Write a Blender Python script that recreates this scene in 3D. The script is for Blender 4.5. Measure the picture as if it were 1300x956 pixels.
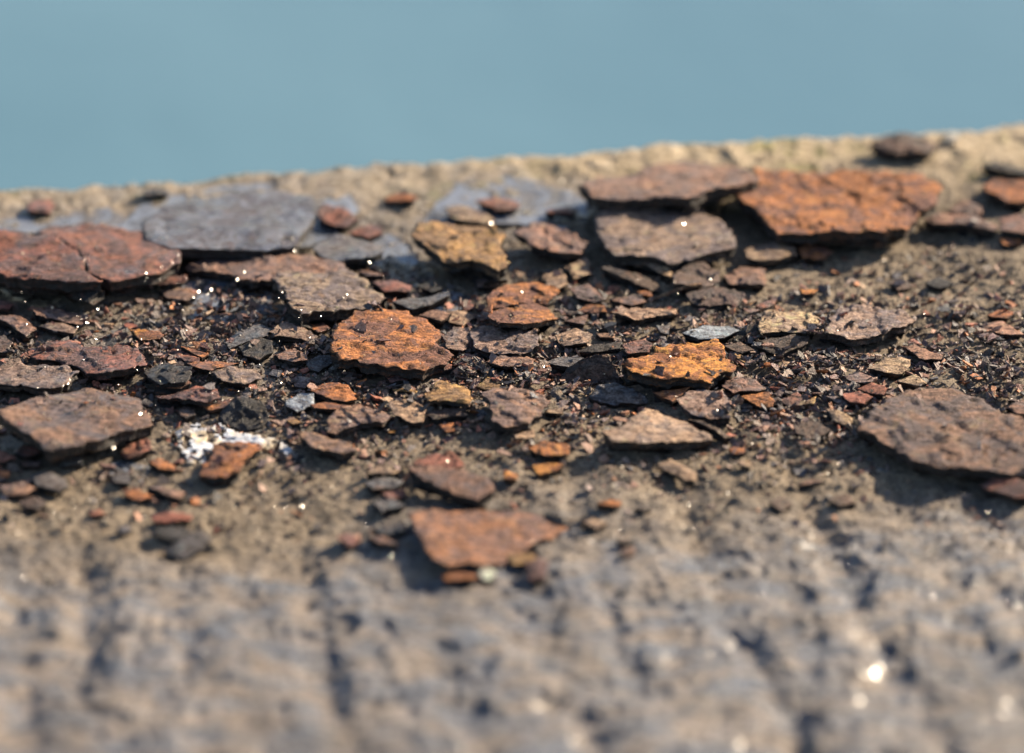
import bpy, math, random
import numpy as np
from mathutils import Vector, geometry

for o in list(bpy.data.objects):
    bpy.data.objects.remove(o)
random.seed(7)
RNG = np.random.default_rng(11)
SC = bpy.context.scene
COL = SC.collection

# ------------------------------------------------------------------ camera (millimetres in this section)
PITCH = math.radians(27.0)
DIST = 700.0
LENS, SENSOR = 100.0, 36.0
FPX = LENS / SENSOR * 1300.0
CX, CY = 650.0, 478.0
CAM = np.array([0.0, -DIST * math.cos(PITCH), DIST * math.sin(PITCH)])
FWD = np.array([0.0, math.cos(PITCH), -math.sin(PITCH)])
RGT = np.array([1.0, 0.0, 0.0])
UPV = np.array([0.0, math.sin(PITCH), math.cos(PITCH)])

cam_data = bpy.data.cameras.new("camera")
cam = bpy.data.objects.new("camera", cam_data)
COL.objects.link(cam)
cam.location = Vector(CAM * 0.001)
cam.rotation_euler = (math.pi / 2 - PITCH, 0, 0)
cam_data.lens = LENS
cam_data.sensor_width = SENSOR
cam_data.clip_start = 0.02
cam_data.clip_end = 8000.0
cam_data.dof.use_dof = True
cam_data.dof.focus_distance = 0.702
cam_data.dof.aperture_fstop = 5.9
cam_data.dof.aperture_blades = 0
SC.camera = cam

# ------------------------------------------------------------------ light
SUN_EL = math.radians(26.5)
SUN_AZ = math.radians(56.0)          # to the right of straight ahead
sun_dir = Vector((math.sin(SUN_AZ) * math.cos(SUN_EL), math.cos(SUN_AZ) * math.cos(SUN_EL), math.sin(SUN_EL)))
world = bpy.data.worlds.new("World")
SC.world = world
world.use_nodes = True
wn, wl = world.node_tree.nodes, world.node_tree.links
wn.clear()
sky = wn.new("ShaderNodeTexSky")
sky.sky_type = 'NISHITA'
sky.sun_disc = False
sky.sun_elevation = SUN_EL
sky.sun_rotation = SUN_AZ
sky.air_density = 1.0
sky.dust_density = 1.2
bg = wn.new("ShaderNodeBackground")
bg.inputs["Strength"].default_value = 0.072
wo = wn.new("ShaderNodeOutputWorld")
wl.new(sky.outputs[0], bg.inputs[0])
wl.new(bg.outputs[0], wo.inputs[0])
sun_data = bpy.data.lights.new("sun", 'SUN')
sun_data.energy = 5.0
sun_data.angle = math.radians(0.5)
sun_data.color = (1.0, 0.82, 0.60)
sun = bpy.data.objects.new("sun", sun_data)
COL.objects.link(sun)
sun.rotation_euler = sun_dir.to_track_quat('Z', 'Y').to_euler()
sun.location = (0.6, 0.6, 0.6)

SC.view_settings.view_transform = 'Standard'
SC.view_settings.look = 'None'
SC.view_settings.exposure = 1.25
SC.view_settings.gamma = 1.0
SC.render.engine = 'CYCLES'
SC.cycles.use_denoising = True
SC.cycles.max_bounces = 6
SC.cycles.sample_clamp_indirect = 4.0
SC.cycles.caustics_reflective = False
SC.cycles.caustics_refractive = False

# ------------------------------------------------------------------ helpers
VIEWS = {'A': (0, 180), 'B': (320, 180), 'C': (640, 160), 'D': (960, 140), 'E': (0, 380), 'F': (320, 370),
         'G': (640, 370), 'H': (960, 370), 'I': (0, 560), 'J': (320, 560), 'K': (640, 560), 'L': (960, 560)}


def to_px(view, pts):
    if view == '.':
        return np.array(pts, float)
    ox, oy = VIEWS[view]
    s = 1300 / 340 if view in 'DHL' else 1300 / 330
    return np.array([(ox + u / s, oy + v / s) for u, v in pts], float)


def ground_point(px, a=0.0, b=0.0, c=0.0):
    """where the sight lines through px meet the plane z = a x + b y + c (mm)"""
    px = np.atleast_2d(px)
    d = FWD[None, :] + ((px[:, 0] - CX) / FPX)[:, None] * RGT + ((CY - px[:, 1]) / FPX)[:, None] * UPV
    n = np.array([-a, -b, 1.0])
    t = (c - CAM @ n) / (d @ n)
    return CAM[None, :] + t[:, None] * d


def _hash(ix, iy, seed):
    h = (ix.astype(np.int64) * 374761393 + iy.astype(np.int64) * 668265263 + seed * 974634777) & 0x7fffffff
    h = ((h ^ (h >> 13)) * 1274126177) & 0x7fffffff
    h = ((h ^ (h >> 16)) * 1103515245 + 12345) & 0x7fffffff
    return (h & 0xfffff) / float(0xfffff)


def vnoise(x, y, seed=0):
    x0, y0 = np.floor(x), np.floor(y)
    fx, fy = x - x0, y - y0
    fx = fx * fx * fx * (fx * (fx * 6 - 15) + 10)
    fy = fy * fy * fy * (fy * (fy * 6 - 15) + 10)
    a, b = _hash(x0, y0, seed), _hash(x0 + 1, y0, seed)
    c, d = _hash(x0, y0 + 1, seed), _hash(x0 + 1, y0 + 1, seed)
    return (a + (b - a) * fx) * (1 - fy) + (c + (d - c) * fx) * fy


def fbm(x, y, seed=0, octv=4, rough=0.5):
    x, y = np.asarray(x, float), np.asarray(y, float)
    s, amp, tot = 0.0, 1.0, 0.0
    for i in range(octv):
        c, sn = math.cos(0.6 * i), math.sin(0.6 * i)
        s = s + amp * (vnoise((x * c - y * sn) * 2 ** i + 17.3 * i, (x * sn + y * c) * 2 ** i - 9.1 * i, seed + i) - 0.5)
        tot += amp
        amp *= rough
    return s / tot * 2


def sstep(a, b, x):
    t = np.clip((x - a) / (b - a), 0, 1)
    return t * t * (3 - 2 * t)


def inside(poly, X, Y):
    res = np.zeros(X.shape, bool)
    n = len(poly)
    j = n - 1
    for i in range(n):
        xi, yi = poly[i][0], poly[i][1]
        xj, yj = poly[j][0], poly[j][1]
        cond = ((yi > Y) != (yj > Y))
        xc = (xj - xi) * (Y - yi) / ((yj - yi) if yj != yi else 1e-9) + xi
        res ^= cond & (X < xc)
        j = i
    return res


def mesh_from(name, verts_mm, faces, mats, origin=None, smooth=False, mat_idx=None):
    v = np.asarray(verts_mm, float)
    o = np.zeros(3) if origin is None else np.asarray(origin, float)
    me = bpy.data.meshes.new(name)
    me.from_pydata([tuple(p) for p in (v - o) * 0.001], [], faces)
    for m in mats:
        me.materials.append(m)
    if mat_idx is not None:
        me.polygons.foreach_set("material_index", np.asarray(mat_idx, np.int32))
    if smooth is True:
        me.polygons.foreach_set("use_smooth", np.ones(len(me.polygons), bool))
    elif smooth is not False:
        me.polygons.foreach_set("use_smooth", np.asarray(smooth, bool))
    me.update()
    ob = bpy.data.objects.new(name, me)
    ob.location = Vector(o * 0.001)
    COL.objects.link(ob)
    return ob


def fast_mesh(name, verts_mm, tris, mats, smooth=False, n=3):
    """large meshes through foreach_set; tris is (N, n)"""
    v = (np.asarray(verts_mm, np.float32) * 0.001).ravel()
    f = np.asarray(tris, np.int32)
    me = bpy.data.meshes.new(name)
    me.vertices.add(len(v) // 3)
    me.vertices.foreach_set("co", v)
    me.loops.add(f.size)
    me.loops.foreach_set("vertex_index", f.ravel())
    me.polygons.add(len(f))
    me.polygons.foreach_set("loop_start", np.arange(0, f.size, n, dtype=np.int32))
    me.polygons.foreach_set("use_smooth", np.full(len(f), bool(smooth)))
    for m in mats:
        me.materials.append(m)
    me.update(calc_edges=True)
    me.validate()
    ob = bpy.data.objects.new(name, me)
    COL.objects.link(ob)
    return ob


def set_vertex_colour(ob, cols):
    at = ob.data.color_attributes.new("tint", 'FLOAT_COLOR', 'POINT')
    c = np.ones((len(cols), 4), np.float32)
    c[:, :3] = cols
    at.data.foreach_set("color", c.ravel())


# ------------------------------------------------------------------ materials
class NT:
    def __init__(self, name):
        self.m = bpy.data.materials.new(name)
        self.m.use_nodes = True
        self.t = self.m.node_tree
        self.t.nodes.clear()
        self.out = self.t.nodes.new("ShaderNodeOutputMaterial")
        self.b = self.t.nodes.new("ShaderNodeBsdfPrincipled")
        self.t.links.new(self.b.outputs[0], self.out.inputs[0])

    def put(self, sock, v):
        if isinstance(v, bpy.types.NodeSocket):
            self.t.links.new(v, sock)
        else:
            sock.default_value = v

    def noise(self, vec, scale, detail=5.0, rough=0.6, dist=0.0):
        n = self.t.nodes.new("ShaderNodeTexNoise")
        n.inputs["Scale"].default_value = scale
        n.inputs["Detail"].default_value = detail
        n.inputs["Roughness"].default_value = rough
        n.inputs["Distortion"].default_value = dist
        self.t.links.new(vec, n.inputs["Vector"])
        return n.outputs["Fac"]

    def voro(self, vec, scale, feature='F1', out="Distance"):
        n = self.t.nodes.new("ShaderNodeTexVoronoi")
        n.feature = feature
        n.inputs["Scale"].default_value = scale
        self.t.links.new(vec, n.inputs["Vector"])
        return n.outputs[out]

    def ramp(self, fac, a, b, va=0.0, vb=1.0):
        n = self.t.nodes.new("ShaderNodeMapRange")
        n.interpolation_type = 'SMOOTHSTEP'
        n.inputs[1].default_value, n.inputs[2].default_value = a, b
        n.inputs[3].default_value, n.inputs[4].default_value = va, vb
        self.put(n.inputs[0], fac)
        return n.outputs[0]

    def mix(self, fac, a, b, mode='MIX'):
        n = self.t.nodes.new("ShaderNodeMix")
        n.data_type = 'RGBA'
        n.blend_type = mode
        self.put(n.inputs[0], fac)
        self.put(n.inputs[6], a)
        self.put(n.inputs[7], b)
        return n.outputs[2]

    def math(self, op, a, b=0.0):
        n = self.t.nodes.new("ShaderNodeMath")
        n.operation = op
        self.put(n.inputs[0], a)
        self.put(n.inputs[1], b)
        return n.outputs[0]

    def vmath(self, op, a, b):
        n = self.t.nodes.new("ShaderNodeVectorMath")
        n.operation = op
        self.put(n.inputs[0], a)
        self.put(n.inputs[1], b)
        return n.outputs[0]

    def bump(self, h, strength, dist, normal=None):
        n = self.t.nodes.new("ShaderNodeBump")
        n.inputs["Strength"].default_value = strength
        n.inputs["Distance"].default_value = dist
        self.t.links.new(h, n.inputs["Height"])
        if normal is not None:
            self.t.links.new(normal, n.inputs["Normal"])
        return n.outputs[0]

    def obj_attr(self, name, out="Fac"):
        n = self.t.nodes.new("ShaderNodeAttribute")
        n.attribute_type = 'OBJECT'
        n.attribute_name = name
        return n.outputs[out]

    def geo_attr(self, name, out="Color"):
        n = self.t.nodes.new("ShaderNodeAttribute")
        n.attribute_name = name
        return n.outputs[out]

    def local_vec(self):
        tc = self.t.nodes.new("ShaderNodeTexCoord")
        oi = self.t.nodes.new("ShaderNodeObjectInfo")
        r = self.math('MULTIPLY', oi.outputs["Random"], 13.7)
        cb = self.t.nodes.new("ShaderNodeCombineXYZ")
        self.t.links.new(r, cb.inputs[0])
        self.t.links.new(r, cb.inputs[1])
        return self.vmath('ADD', tc.outputs["Object"], cb.outputs[0]), oi


def c4(c):
    return (c[0], c[1], c[2], 1.0)


def rust_top():
    k = NT("rust_surface")
    v, oi = k.local_vec()
    base = oi.outputs["Color"]
    acc = k.obj_attr("accent", "Color")
    wet = k.obj_attr("wet")
    n1 = k.noise(v, 110, 7, 0.68, 0.8)
    st = k.vmath('MULTIPLY', v, (0.55, 1.0, 1.0))
    n2 = k.noise(st, 850, 6, 0.66, 0.5)
    n3 = k.noise(v, 1900, 4, 0.7)
    n4 = k.noise(v, 240, 5, 0.6, 1.2)
    col = k.mix(k.ramp(n1, 0.44, 0.56), base, acc)
    col = k.mix(k.ramp(n4, 0.56, 0.66), col, k.mix(0.6, base, (0.16, 0.085, 0.055, 1)))
    col = k.mix(1.0, col, k.mix(k.ramp(n2, 0.30, 0.70), (0.26, 0.21, 0.20, 1), (1.65, 1.75, 1.8, 1)), 'MULTIPLY')
    col = k.mix(1.0, col, k.mix(k.ramp(n3, 0.30, 0.68), (0.50, 0.48, 0.46, 1), (1.35, 1.38, 1.4, 1)), 'MULTIPLY')
    col = k.mix(k.ramp(k.noise(v, 620, 5, 0.7, 0.6), 0.60, 0.68, 0.0, 0.75), col, (0.040, 0.027, 0.024, 1))
    col = k.mix(k.ramp(k.noise(v, 200, 5, 0.7, 1.0), 0.57, 0.66, 0.0, 0.6), col, k.mix(1.0, base, (1.35, 1.75, 1.6, 1), 'MULTIPLY'))
    wetmask = k.math('MULTIPLY', wet, k.ramp(k.noise(v, 70, 4, 0.5), 0.40, 0.58, 0.35, 1.0))
    col = k.mix(k.math('MULTIPLY', wetmask, 0.45), col, k.mix(1.0, col, (0.42, 0.42, 0.46, 1), 'MULTIPLY'))
    k.put(k.b.inputs["Base Color"], col)
    ro = k.ramp(wetmask, 0.0, 1.0, 0.68, 0.17)
    k.put(k.b.inputs["Roughness"], k.math('ADD', ro, k.ramp(n2, 0.3, 0.7, -0.05, 0.06)))
    k.b.inputs["Specular IOR Level"].default_value = 0.28
    k.put(k.b.inputs["Coat Weight"], k.math('MULTIPLY', wetmask, k.ramp(k.noise(v, 130, 4, 0.55), 0.42, 0.56)))
    k.put(k.b.inputs["Coat Roughness"], 0.09)
    k.b.inputs["Coat IOR"].default_value = 1.45
    k.put(k.b.inputs["Coat Normal"], k.bump(n4, 0.35, 0.0015))
    h = k.math('ADD', k.math('MULTIPLY', n2, 1.0), k.math('MULTIPLY', n3, 0.8))
    k.put(k.b.inputs["Normal"], k.bump(h, 0.95, 0.0013))
    return k.m


def rust_edge():
    k = NT("broken_edge")
    v, oi = k.local_vec()
    st = k.vmath('MULTIPLY', v, (1.0, 1.0, 5.0))
    n1 = k.noise(st, 260, 5, 0.65)
    n2 = k.noise(v, 1300, 4, 0.6)
    col = k.mix(k.ramp(n1, 0.50, 0.70), (0.020, 0.017, 0.016, 1), k.mix(0.35, (0.06, 0.036, 0.024, 1), oi.outputs["Color"]))
    col = k.mix(1.0, col, k.mix(n2, (0.5, 0.5, 0.5, 1), (1.5, 1.5, 1.5, 1)), 'MULTIPLY')
    k.put(k.b.inputs["Base Color"], col)
    k.put(k.b.inputs["Roughness"], 0.62)
    k.put(k.b.inputs["Normal"], k.bump(k.math('ADD', n1, n2), 0.9, 0.0008))
    return k.m


def crumb_mat():
    k = NT("rust_crumb_surface")
    tc = k.t.nodes.new("ShaderNodeTexCoord")
    v = tc.outputs["Object"]
    col = k.geo_attr("tint")
    n2 = k.noise(v, 1500, 4, 0.65)
    col = k.mix(1.0, col, k.mix(k.ramp(n2, 0.3, 0.7), (0.45, 0.42, 0.4, 1), (1.5, 1.5, 1.5, 1)), 'MULTIPLY')
    k.put(k.b.inputs["Base Color"], col)
    k.put(k.b.inputs["Roughness"], 0.42)
    k.put(k.b.inputs["Normal"], k.bump(n2, 0.8, 0.0006))
    return k.m


def grain_mat():
    k = NT("sand_grain_surface")
    k.put(k.b.inputs["Base Color"], k.geo_attr("tint"))
    k.put(k.b.inputs["Roughness"], 0.38)
    return k.m


def stone_mat():
    k = NT("weathered_stone")
    tc = k.t.nodes.new("ShaderNodeTexCoord")
    v = tc.outputs["Object"]
    zone = k.geo_attr("tint")                     # r: bare worn stone, g: lichen, b: damp
    sep = k.t.nodes.new("ShaderNodeSeparateColor")
    k.t.links.new(zone, sep.inputs[0])
    n0 = k.noise(v, 35, 5, 0.6)
    n1 = k.noise(v, 170, 6, 0.65)
    n2 = k.noise(v, 900, 5, 0.7)
    n3 = k.noise(v, 2600, 3, 0.7)
    sand = k.mix(k.ramp(n0, 0.38, 0.62), (0.175, 0.138, 0.096, 1), (0.255, 0.202, 0.142, 1))
    sand = k.mix(k.geo_attr("rim", "Fac"), sand, k.mix(k.ramp(n1, 0.35, 0.65), (0.42, 0.33, 0.205, 1), (0.60, 0.49, 0.35, 1)))
    bare = k.mix(k.ramp(k.noise(k.vmath('MULTIPLY', v, (0.45, 1.2, 1.0)), 130, 6, 0.65, 0.5), 0.40, 0.60), (0.105, 0.122, 0.158, 1), (0.255, 0.21, 0.175, 1))  # bluish tone paints the sky's sheen into the worn stone
    col = k.mix(sep.outputs[0], sand, bare)
    col = k.mix(k.math('MULTIPLY', sep.outputs[1], k.ramp(n1, 0.45, 0.6)), col, (0.23, 0.21, 0.075, 1))
    col = k.mix(k.ramp(n0, 0.58, 0.70, 0.0, 0.5), col, (0.15, 0.125, 0.115, 1))
    col = k.mix(1.0, col, k.mix(k.ramp(n2, 0.30, 0.70), (0.50, 0.48, 0.46, 1), (1.36, 1.36, 1.36, 1)), 'MULTIPLY')
    col = k.mix(k.ramp(k.noise(v, 800, 5, 0.7, 0.4), 0.60, 0.68, 0.0, 0.7), col, (0.055, 0.045, 0.04, 1))
    col = k.mix(k.math('MULTIPLY', sep.outputs[2], 0.65), col, k.mix(1.0, col, (0.40, 0.37, 0.36, 1), 'MULTIPLY'))
    dust = k.geo_attr("dust", "Fac")
    col = k.mix(k.math('MULTIPLY', dust, k.ramp(n1, 0.38, 0.60, 0.10, 0.85)), col, k.mix(n2, (0.035, 0.026, 0.022, 1), (0.11, 0.07, 0.05, 1)))
    k.put(k.b.inputs["Base Color"], col)
    damp = k.math('MAXIMUM', k.math('MULTIPLY', sep.outputs[2], 0.9), k.math('MULTIPLY', sep.outputs[0], k.ramp(n1, 0.4, 0.6, 0.35, 0.85)))
    k.put(k.b.inputs["Roughness"], k.ramp(damp, 0.0, 1.0, 0.80, 0.24))
    film = k.math('MULTIPLY', damp, k.ramp(k.noise(v, 120, 5, 0.6), 0.38, 0.60))
    k.put(k.b.inputs["Coat Weight"], film)
    k.put(k.b.inputs["Coat Roughness"], 0.26)
    k.b.inputs["Coat IOR"].default_value = 1.45
    h = k.math('ADD', k.math('MULTIPLY', n2, 1.0), k.math('MULTIPLY', n3, 0.6))
    k.put(k.b.inputs["Normal"], k.bump(h, 0.8, 0.0012))
    return k.m


def sea_mat():
    k = NT("calm_water")
    tc = k.t.nodes.new("ShaderNodeTexCoord")
    v = tc.outputs["Object"]
    n = k.noise(v, 0.7, 2, 0.4)
    k.put(k.b.inputs["Base Color"], k.mix(k.ramp(n, 0.3, 0.7), SEA_A, SEA_B))
    k.put(k.b.inputs["Roughness"], 0.22)
    k.b.inputs["IOR"].default_value = 1.33
    k.put(k.b.inputs["Normal"], k.bump(k.noise(v, 9.0, 3, 0.5), 0.15, 0.03))
    return k.m


def puddle_mat():
    k = NT("puddle_water")
    tc = k.t.nodes.new("ShaderNodeTexCoord")
    v = tc.outputs["Object"]
    k.put(k.b.inputs["Base Color"], (0.20, 0.22, 0.26, 1))  # bluish grey base paints in part of the sky's reflection
    k.put(k.b.inputs["Roughness"], 0.07)
    k.b.inputs["IOR"].default_value = 1.45
    k.put(k.b.inputs["Alpha"], k.ramp(k.noise(v, 60, 5, 0.6, 0.8), 0.36, 0.56, 0.35, 0.97))
    k.put(k.b.inputs["Normal"], k.bump(k.noise(v, 75, 4, 0.55), 0.5, 0.003))
    return k.m


def splash_mat():
    k = NT("white_crust")
    tc = k.t.nodes.new("ShaderNodeTexCoord")
    v = tc.outputs["Object"]
    n1 = k.noise(v, 160, 5, 0.6)
    n2 = k.noise(v, 900, 4, 0.6)
    col = k.mix(k.ramp(n1, 0.44, 0.60), (0.54, 0.58, 0.65, 1), (0.50, 0.41, 0.28, 1))
    col = k.mix(k.ramp(n2, 0.56, 0.70), col, (0.30, 0.26, 0.23, 1))
    k.put(k.b.inputs["Base Color"], col)
    k.put(k.b.inputs["Roughness"], 0.85)
    k.put(k.b.inputs["Normal"], k.bump(n2, 0.5, 0.0005))
    return k.m


def glint_mat():
    k = NT("glint_facet")  # glossy surface of the added sun-mirroring facets
    k.put(k.b.inputs["Base Color"], (0.16, 0.14, 0.12, 1))
    k.put(k.b.inputs["Roughness"], 0.14)
    k.b.inputs["IOR"].default_value = 1.55
    return k.m


SEA_A, SEA_B = (0.088, 0.178, 0.236, 1), (0.112, 0.212, 0.272, 1)
M_TOP, M_EDGE, M_CRUMB, M_GRAIN = rust_top(), rust_edge(), crumb_mat(), grain_mat()
M_STONE, M_SEA, M_PUDDLE, M_SPLASH, M_GLINT = stone_mat(), sea_mat(), puddle_mat(), splash_mat(), glint_mat()

# ------------------------------------------------------------------ the wall top: frame of its far edge (u along, v towards the viewer)
E0, E1 = ground_point([(0, 236), (1300, 151)])
EDGE_DIR = (E1 - E0)[:2] / np.linalg.norm((E1 - E0)[:2])
EDGE_NRM = np.array([EDGE_DIR[1], -EDGE_DIR[0]])          # towards the viewer
EDGE_O = ((E0 + E1) / 2)[:2]


def uv_of(x, y):
    dx, dy = x - EDGE_O[0], y - EDGE_O[1]
    return dx * EDGE_DIR[0] + dy * EDGE_DIR[1], dx * EDGE_NRM[0] + dy * EDGE_NRM[1]


def xy_of(u, v):
    return EDGE_O[0] + u * EDGE_DIR[0] + v * EDGE_NRM[0], EDGE_O[1] + u * EDGE_DIR[1] + v * EDGE_NRM[1]


GROOVE_PX = [(-60, 740), (32, 740), (112, 740), (236, 760), (398, 750), (556, 770), (690, 770), (775, 760), (905, 700),
             (935, 800), (1062, 690), (1105, 790), (1225, 760), (1330, 760), (1420, 760)]
_gp = ground_point(GROOVE_PX)
GROOVES = [(uv_of(p[0], p[1])[0], w, dpt) for p, w, dpt in zip(
    _gp, [4, 6, 4.5, 5, 6, 5, 6, 4, 4, 5, 5, 5, 6, 5, 5], [1.9, 2.4, 2.8, 1.7, 2.8, 1.7, 2.1, 1.5, 1.9, 2.0, 2.2, 1.9, 1.9, 1.9, 1.9])]


def ground_h(x, y):
    """height of the bare wall top in mm"""
    u, v = uv_of(x, y)
    front = sstep(165, 225, v)
    h = 1.5 * fbm(u / 42, v / 42, 3, 3) + 1.1 * fbm(u / 14, v / 14, 9, 4, 0.55) + (1.0 - 0.6 * front) * fbm(u / 4.5, v / 4.5, 21, 3, 0.6)
    h = h + 0.42 * fbm(u / 1.6, v / 1.6, 33, 2)
    wu, wv = u + 5 * fbm(u / 13, v / 13, 43, 3), v + 5 * fbm(u / 13 + 9, v / 13, 44, 3)
    h = h + front * (1.6 * fbm(wu / 13, wv / 24, 41, 5, 0.6) + 1.35 * fbm(wu / 15, wv / 5.5, 47, 4, 0.62))
    wob = 3.0 * fbm(v / 22, u * 0 + 3.1, 55, 3) 
    for k, (gu, gw, gd) in enumerate(GROOVES):
        m = 0.62 * np.clip(1.5 * vnoise(v / 21 + 7 * k, v * 0 + k, 61) - 0.1, 0.05, 1.3)
        h = h - front * 1.0 * gd * m * np.exp(-((u + wob - gu) / (gw * 0.8)) ** 2)
    # crumbly rim along the far edge
    h = h + 0.9 * sstep(34, 6, v) * (0.4 + fbm(u / 16, v / 10, 71, 4, 0.6))
    return h


# raster of what the pieces rest on (1 mm cells), filled as pieces are laid down
GX0, GX1, GY0, GY1 = -240, 240, -250, 260
RX, RY = np.meshgrid(np.arange(GX0, GX1 + 1.0), np.arange(GY0, GY1 + 1.0))
REST = ground_h(RX, RY)
CEIL = np.full(RX.shape, 99.0)              # the ground stays below this where a piece lies on it
COVER = np.zeros(RX.shape, bool)


def window_of(poly):
    x0, x1 = int(max(0, math.floor(poly[:, 0].min()) - GX0 - 1)), int(min(GX1 - GX0, math.ceil(poly[:, 0].max()) - GX0 + 1))
    y0, y1 = int(max(0, math.floor(poly[:, 1].min()) - GY0 - 1)), int(min(GY1 - GY0, math.ceil(poly[:, 1].max()) - GY0 + 1))
    return slice(y0, y1 + 1), slice(x0, x1 + 1)


def rest_at(x, y, grid=None):
    g = REST if grid is None else grid
    i = np.clip(np.round(np.asarray(x) - GX0).astype(int), 0, g.shape[1] - 1)
    j = np.clip(np.round(np.asarray(y) - GY0).astype(int), 0, g.shape[0] - 1)
    return g[j, i]


# ------------------------------------------------------------------ one flake
PALETTE = {   # base, accent
    'orange': ((0.41, 0.152, 0.054), (0.185, 0.086, 0.064)),
    'bright': ((0.56, 0.235, 0.055), (0.3, 0.112, 0.048)),
    'ochre': ((0.44, 0.245, 0.095), (0.25, 0.15, 0.085)),
    'red': ((0.308, 0.114, 0.075), (0.160, 0.091, 0.084)),
    'brown': ((0.336, 0.180, 0.120), (0.177, 0.117, 0.105)),
    'greybrown': ((0.319, 0.205, 0.157), (0.188, 0.142, 0.137)),
    'tan': ((0.433, 0.285, 0.177), (0.274, 0.188, 0.142)),
    'purple': ((0.268, 0.146, 0.103), (0.148, 0.107, 0.103)),
    'umber': ((0.140, 0.088, 0.068), (0.088, 0.067, 0.061)),
    'rustred': ((0.33, 0.135, 0.070), (0.190, 0.105, 0.085)),
    'lilac_sheen': ((0.12, 0.112, 0.135), (0.2, 0.205, 0.245)),  # paler bluish accent paints sky reflection onto the wet flake
    'slate': ((0.104, 0.101, 0.112), (0.152, 0.128, 0.122)),
    'black': ((0.037, 0.035, 0.038), (0.067, 0.056, 0.051)),
    'steel': ((0.244, 0.268, 0.305), (0.415, 0.439, 0.476)),
    'pale': ((0.610, 0.549, 0.464), (0.488, 0.427, 0.354)),
}


def rough_outline(P, step, amp, seed):
    out = []
    n = len(P)
    rs = np.random.default_rng(seed)
    for i in range(n):
        a, b = P[i], P[(i + 1) % n]
        L = np.linalg.norm(b - a)
        k = max(1, int(round(L / step)))
        nrm = np.array([b[1] - a[1], a[0] - b[0]]) / max(L, 1e-6)
        # midpoint-displacement along the edge: a broken, not a drawn, line
        t = np.arange(k) / k
        ph = rs.uniform(0, 100)
        d = fbm(t * L / 5.0 + ph, t * 0 + seed * 0.37, seed % 91, 3, 0.65) * amp * 2.0
        d = d + (fbm(t * L / 1.6 + ph, t * 0 + 5.0, seed % 53, 2) * amp * 0.7)
        env = np.minimum(1, np.minimum(t, 1 - t) * 6 + 0.25)
        for tt, dd, ee in zip(t, d, env):
            out.append(a + (b - a) * tt + nrm * dd * ee)
    return np.array(out)


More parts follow.
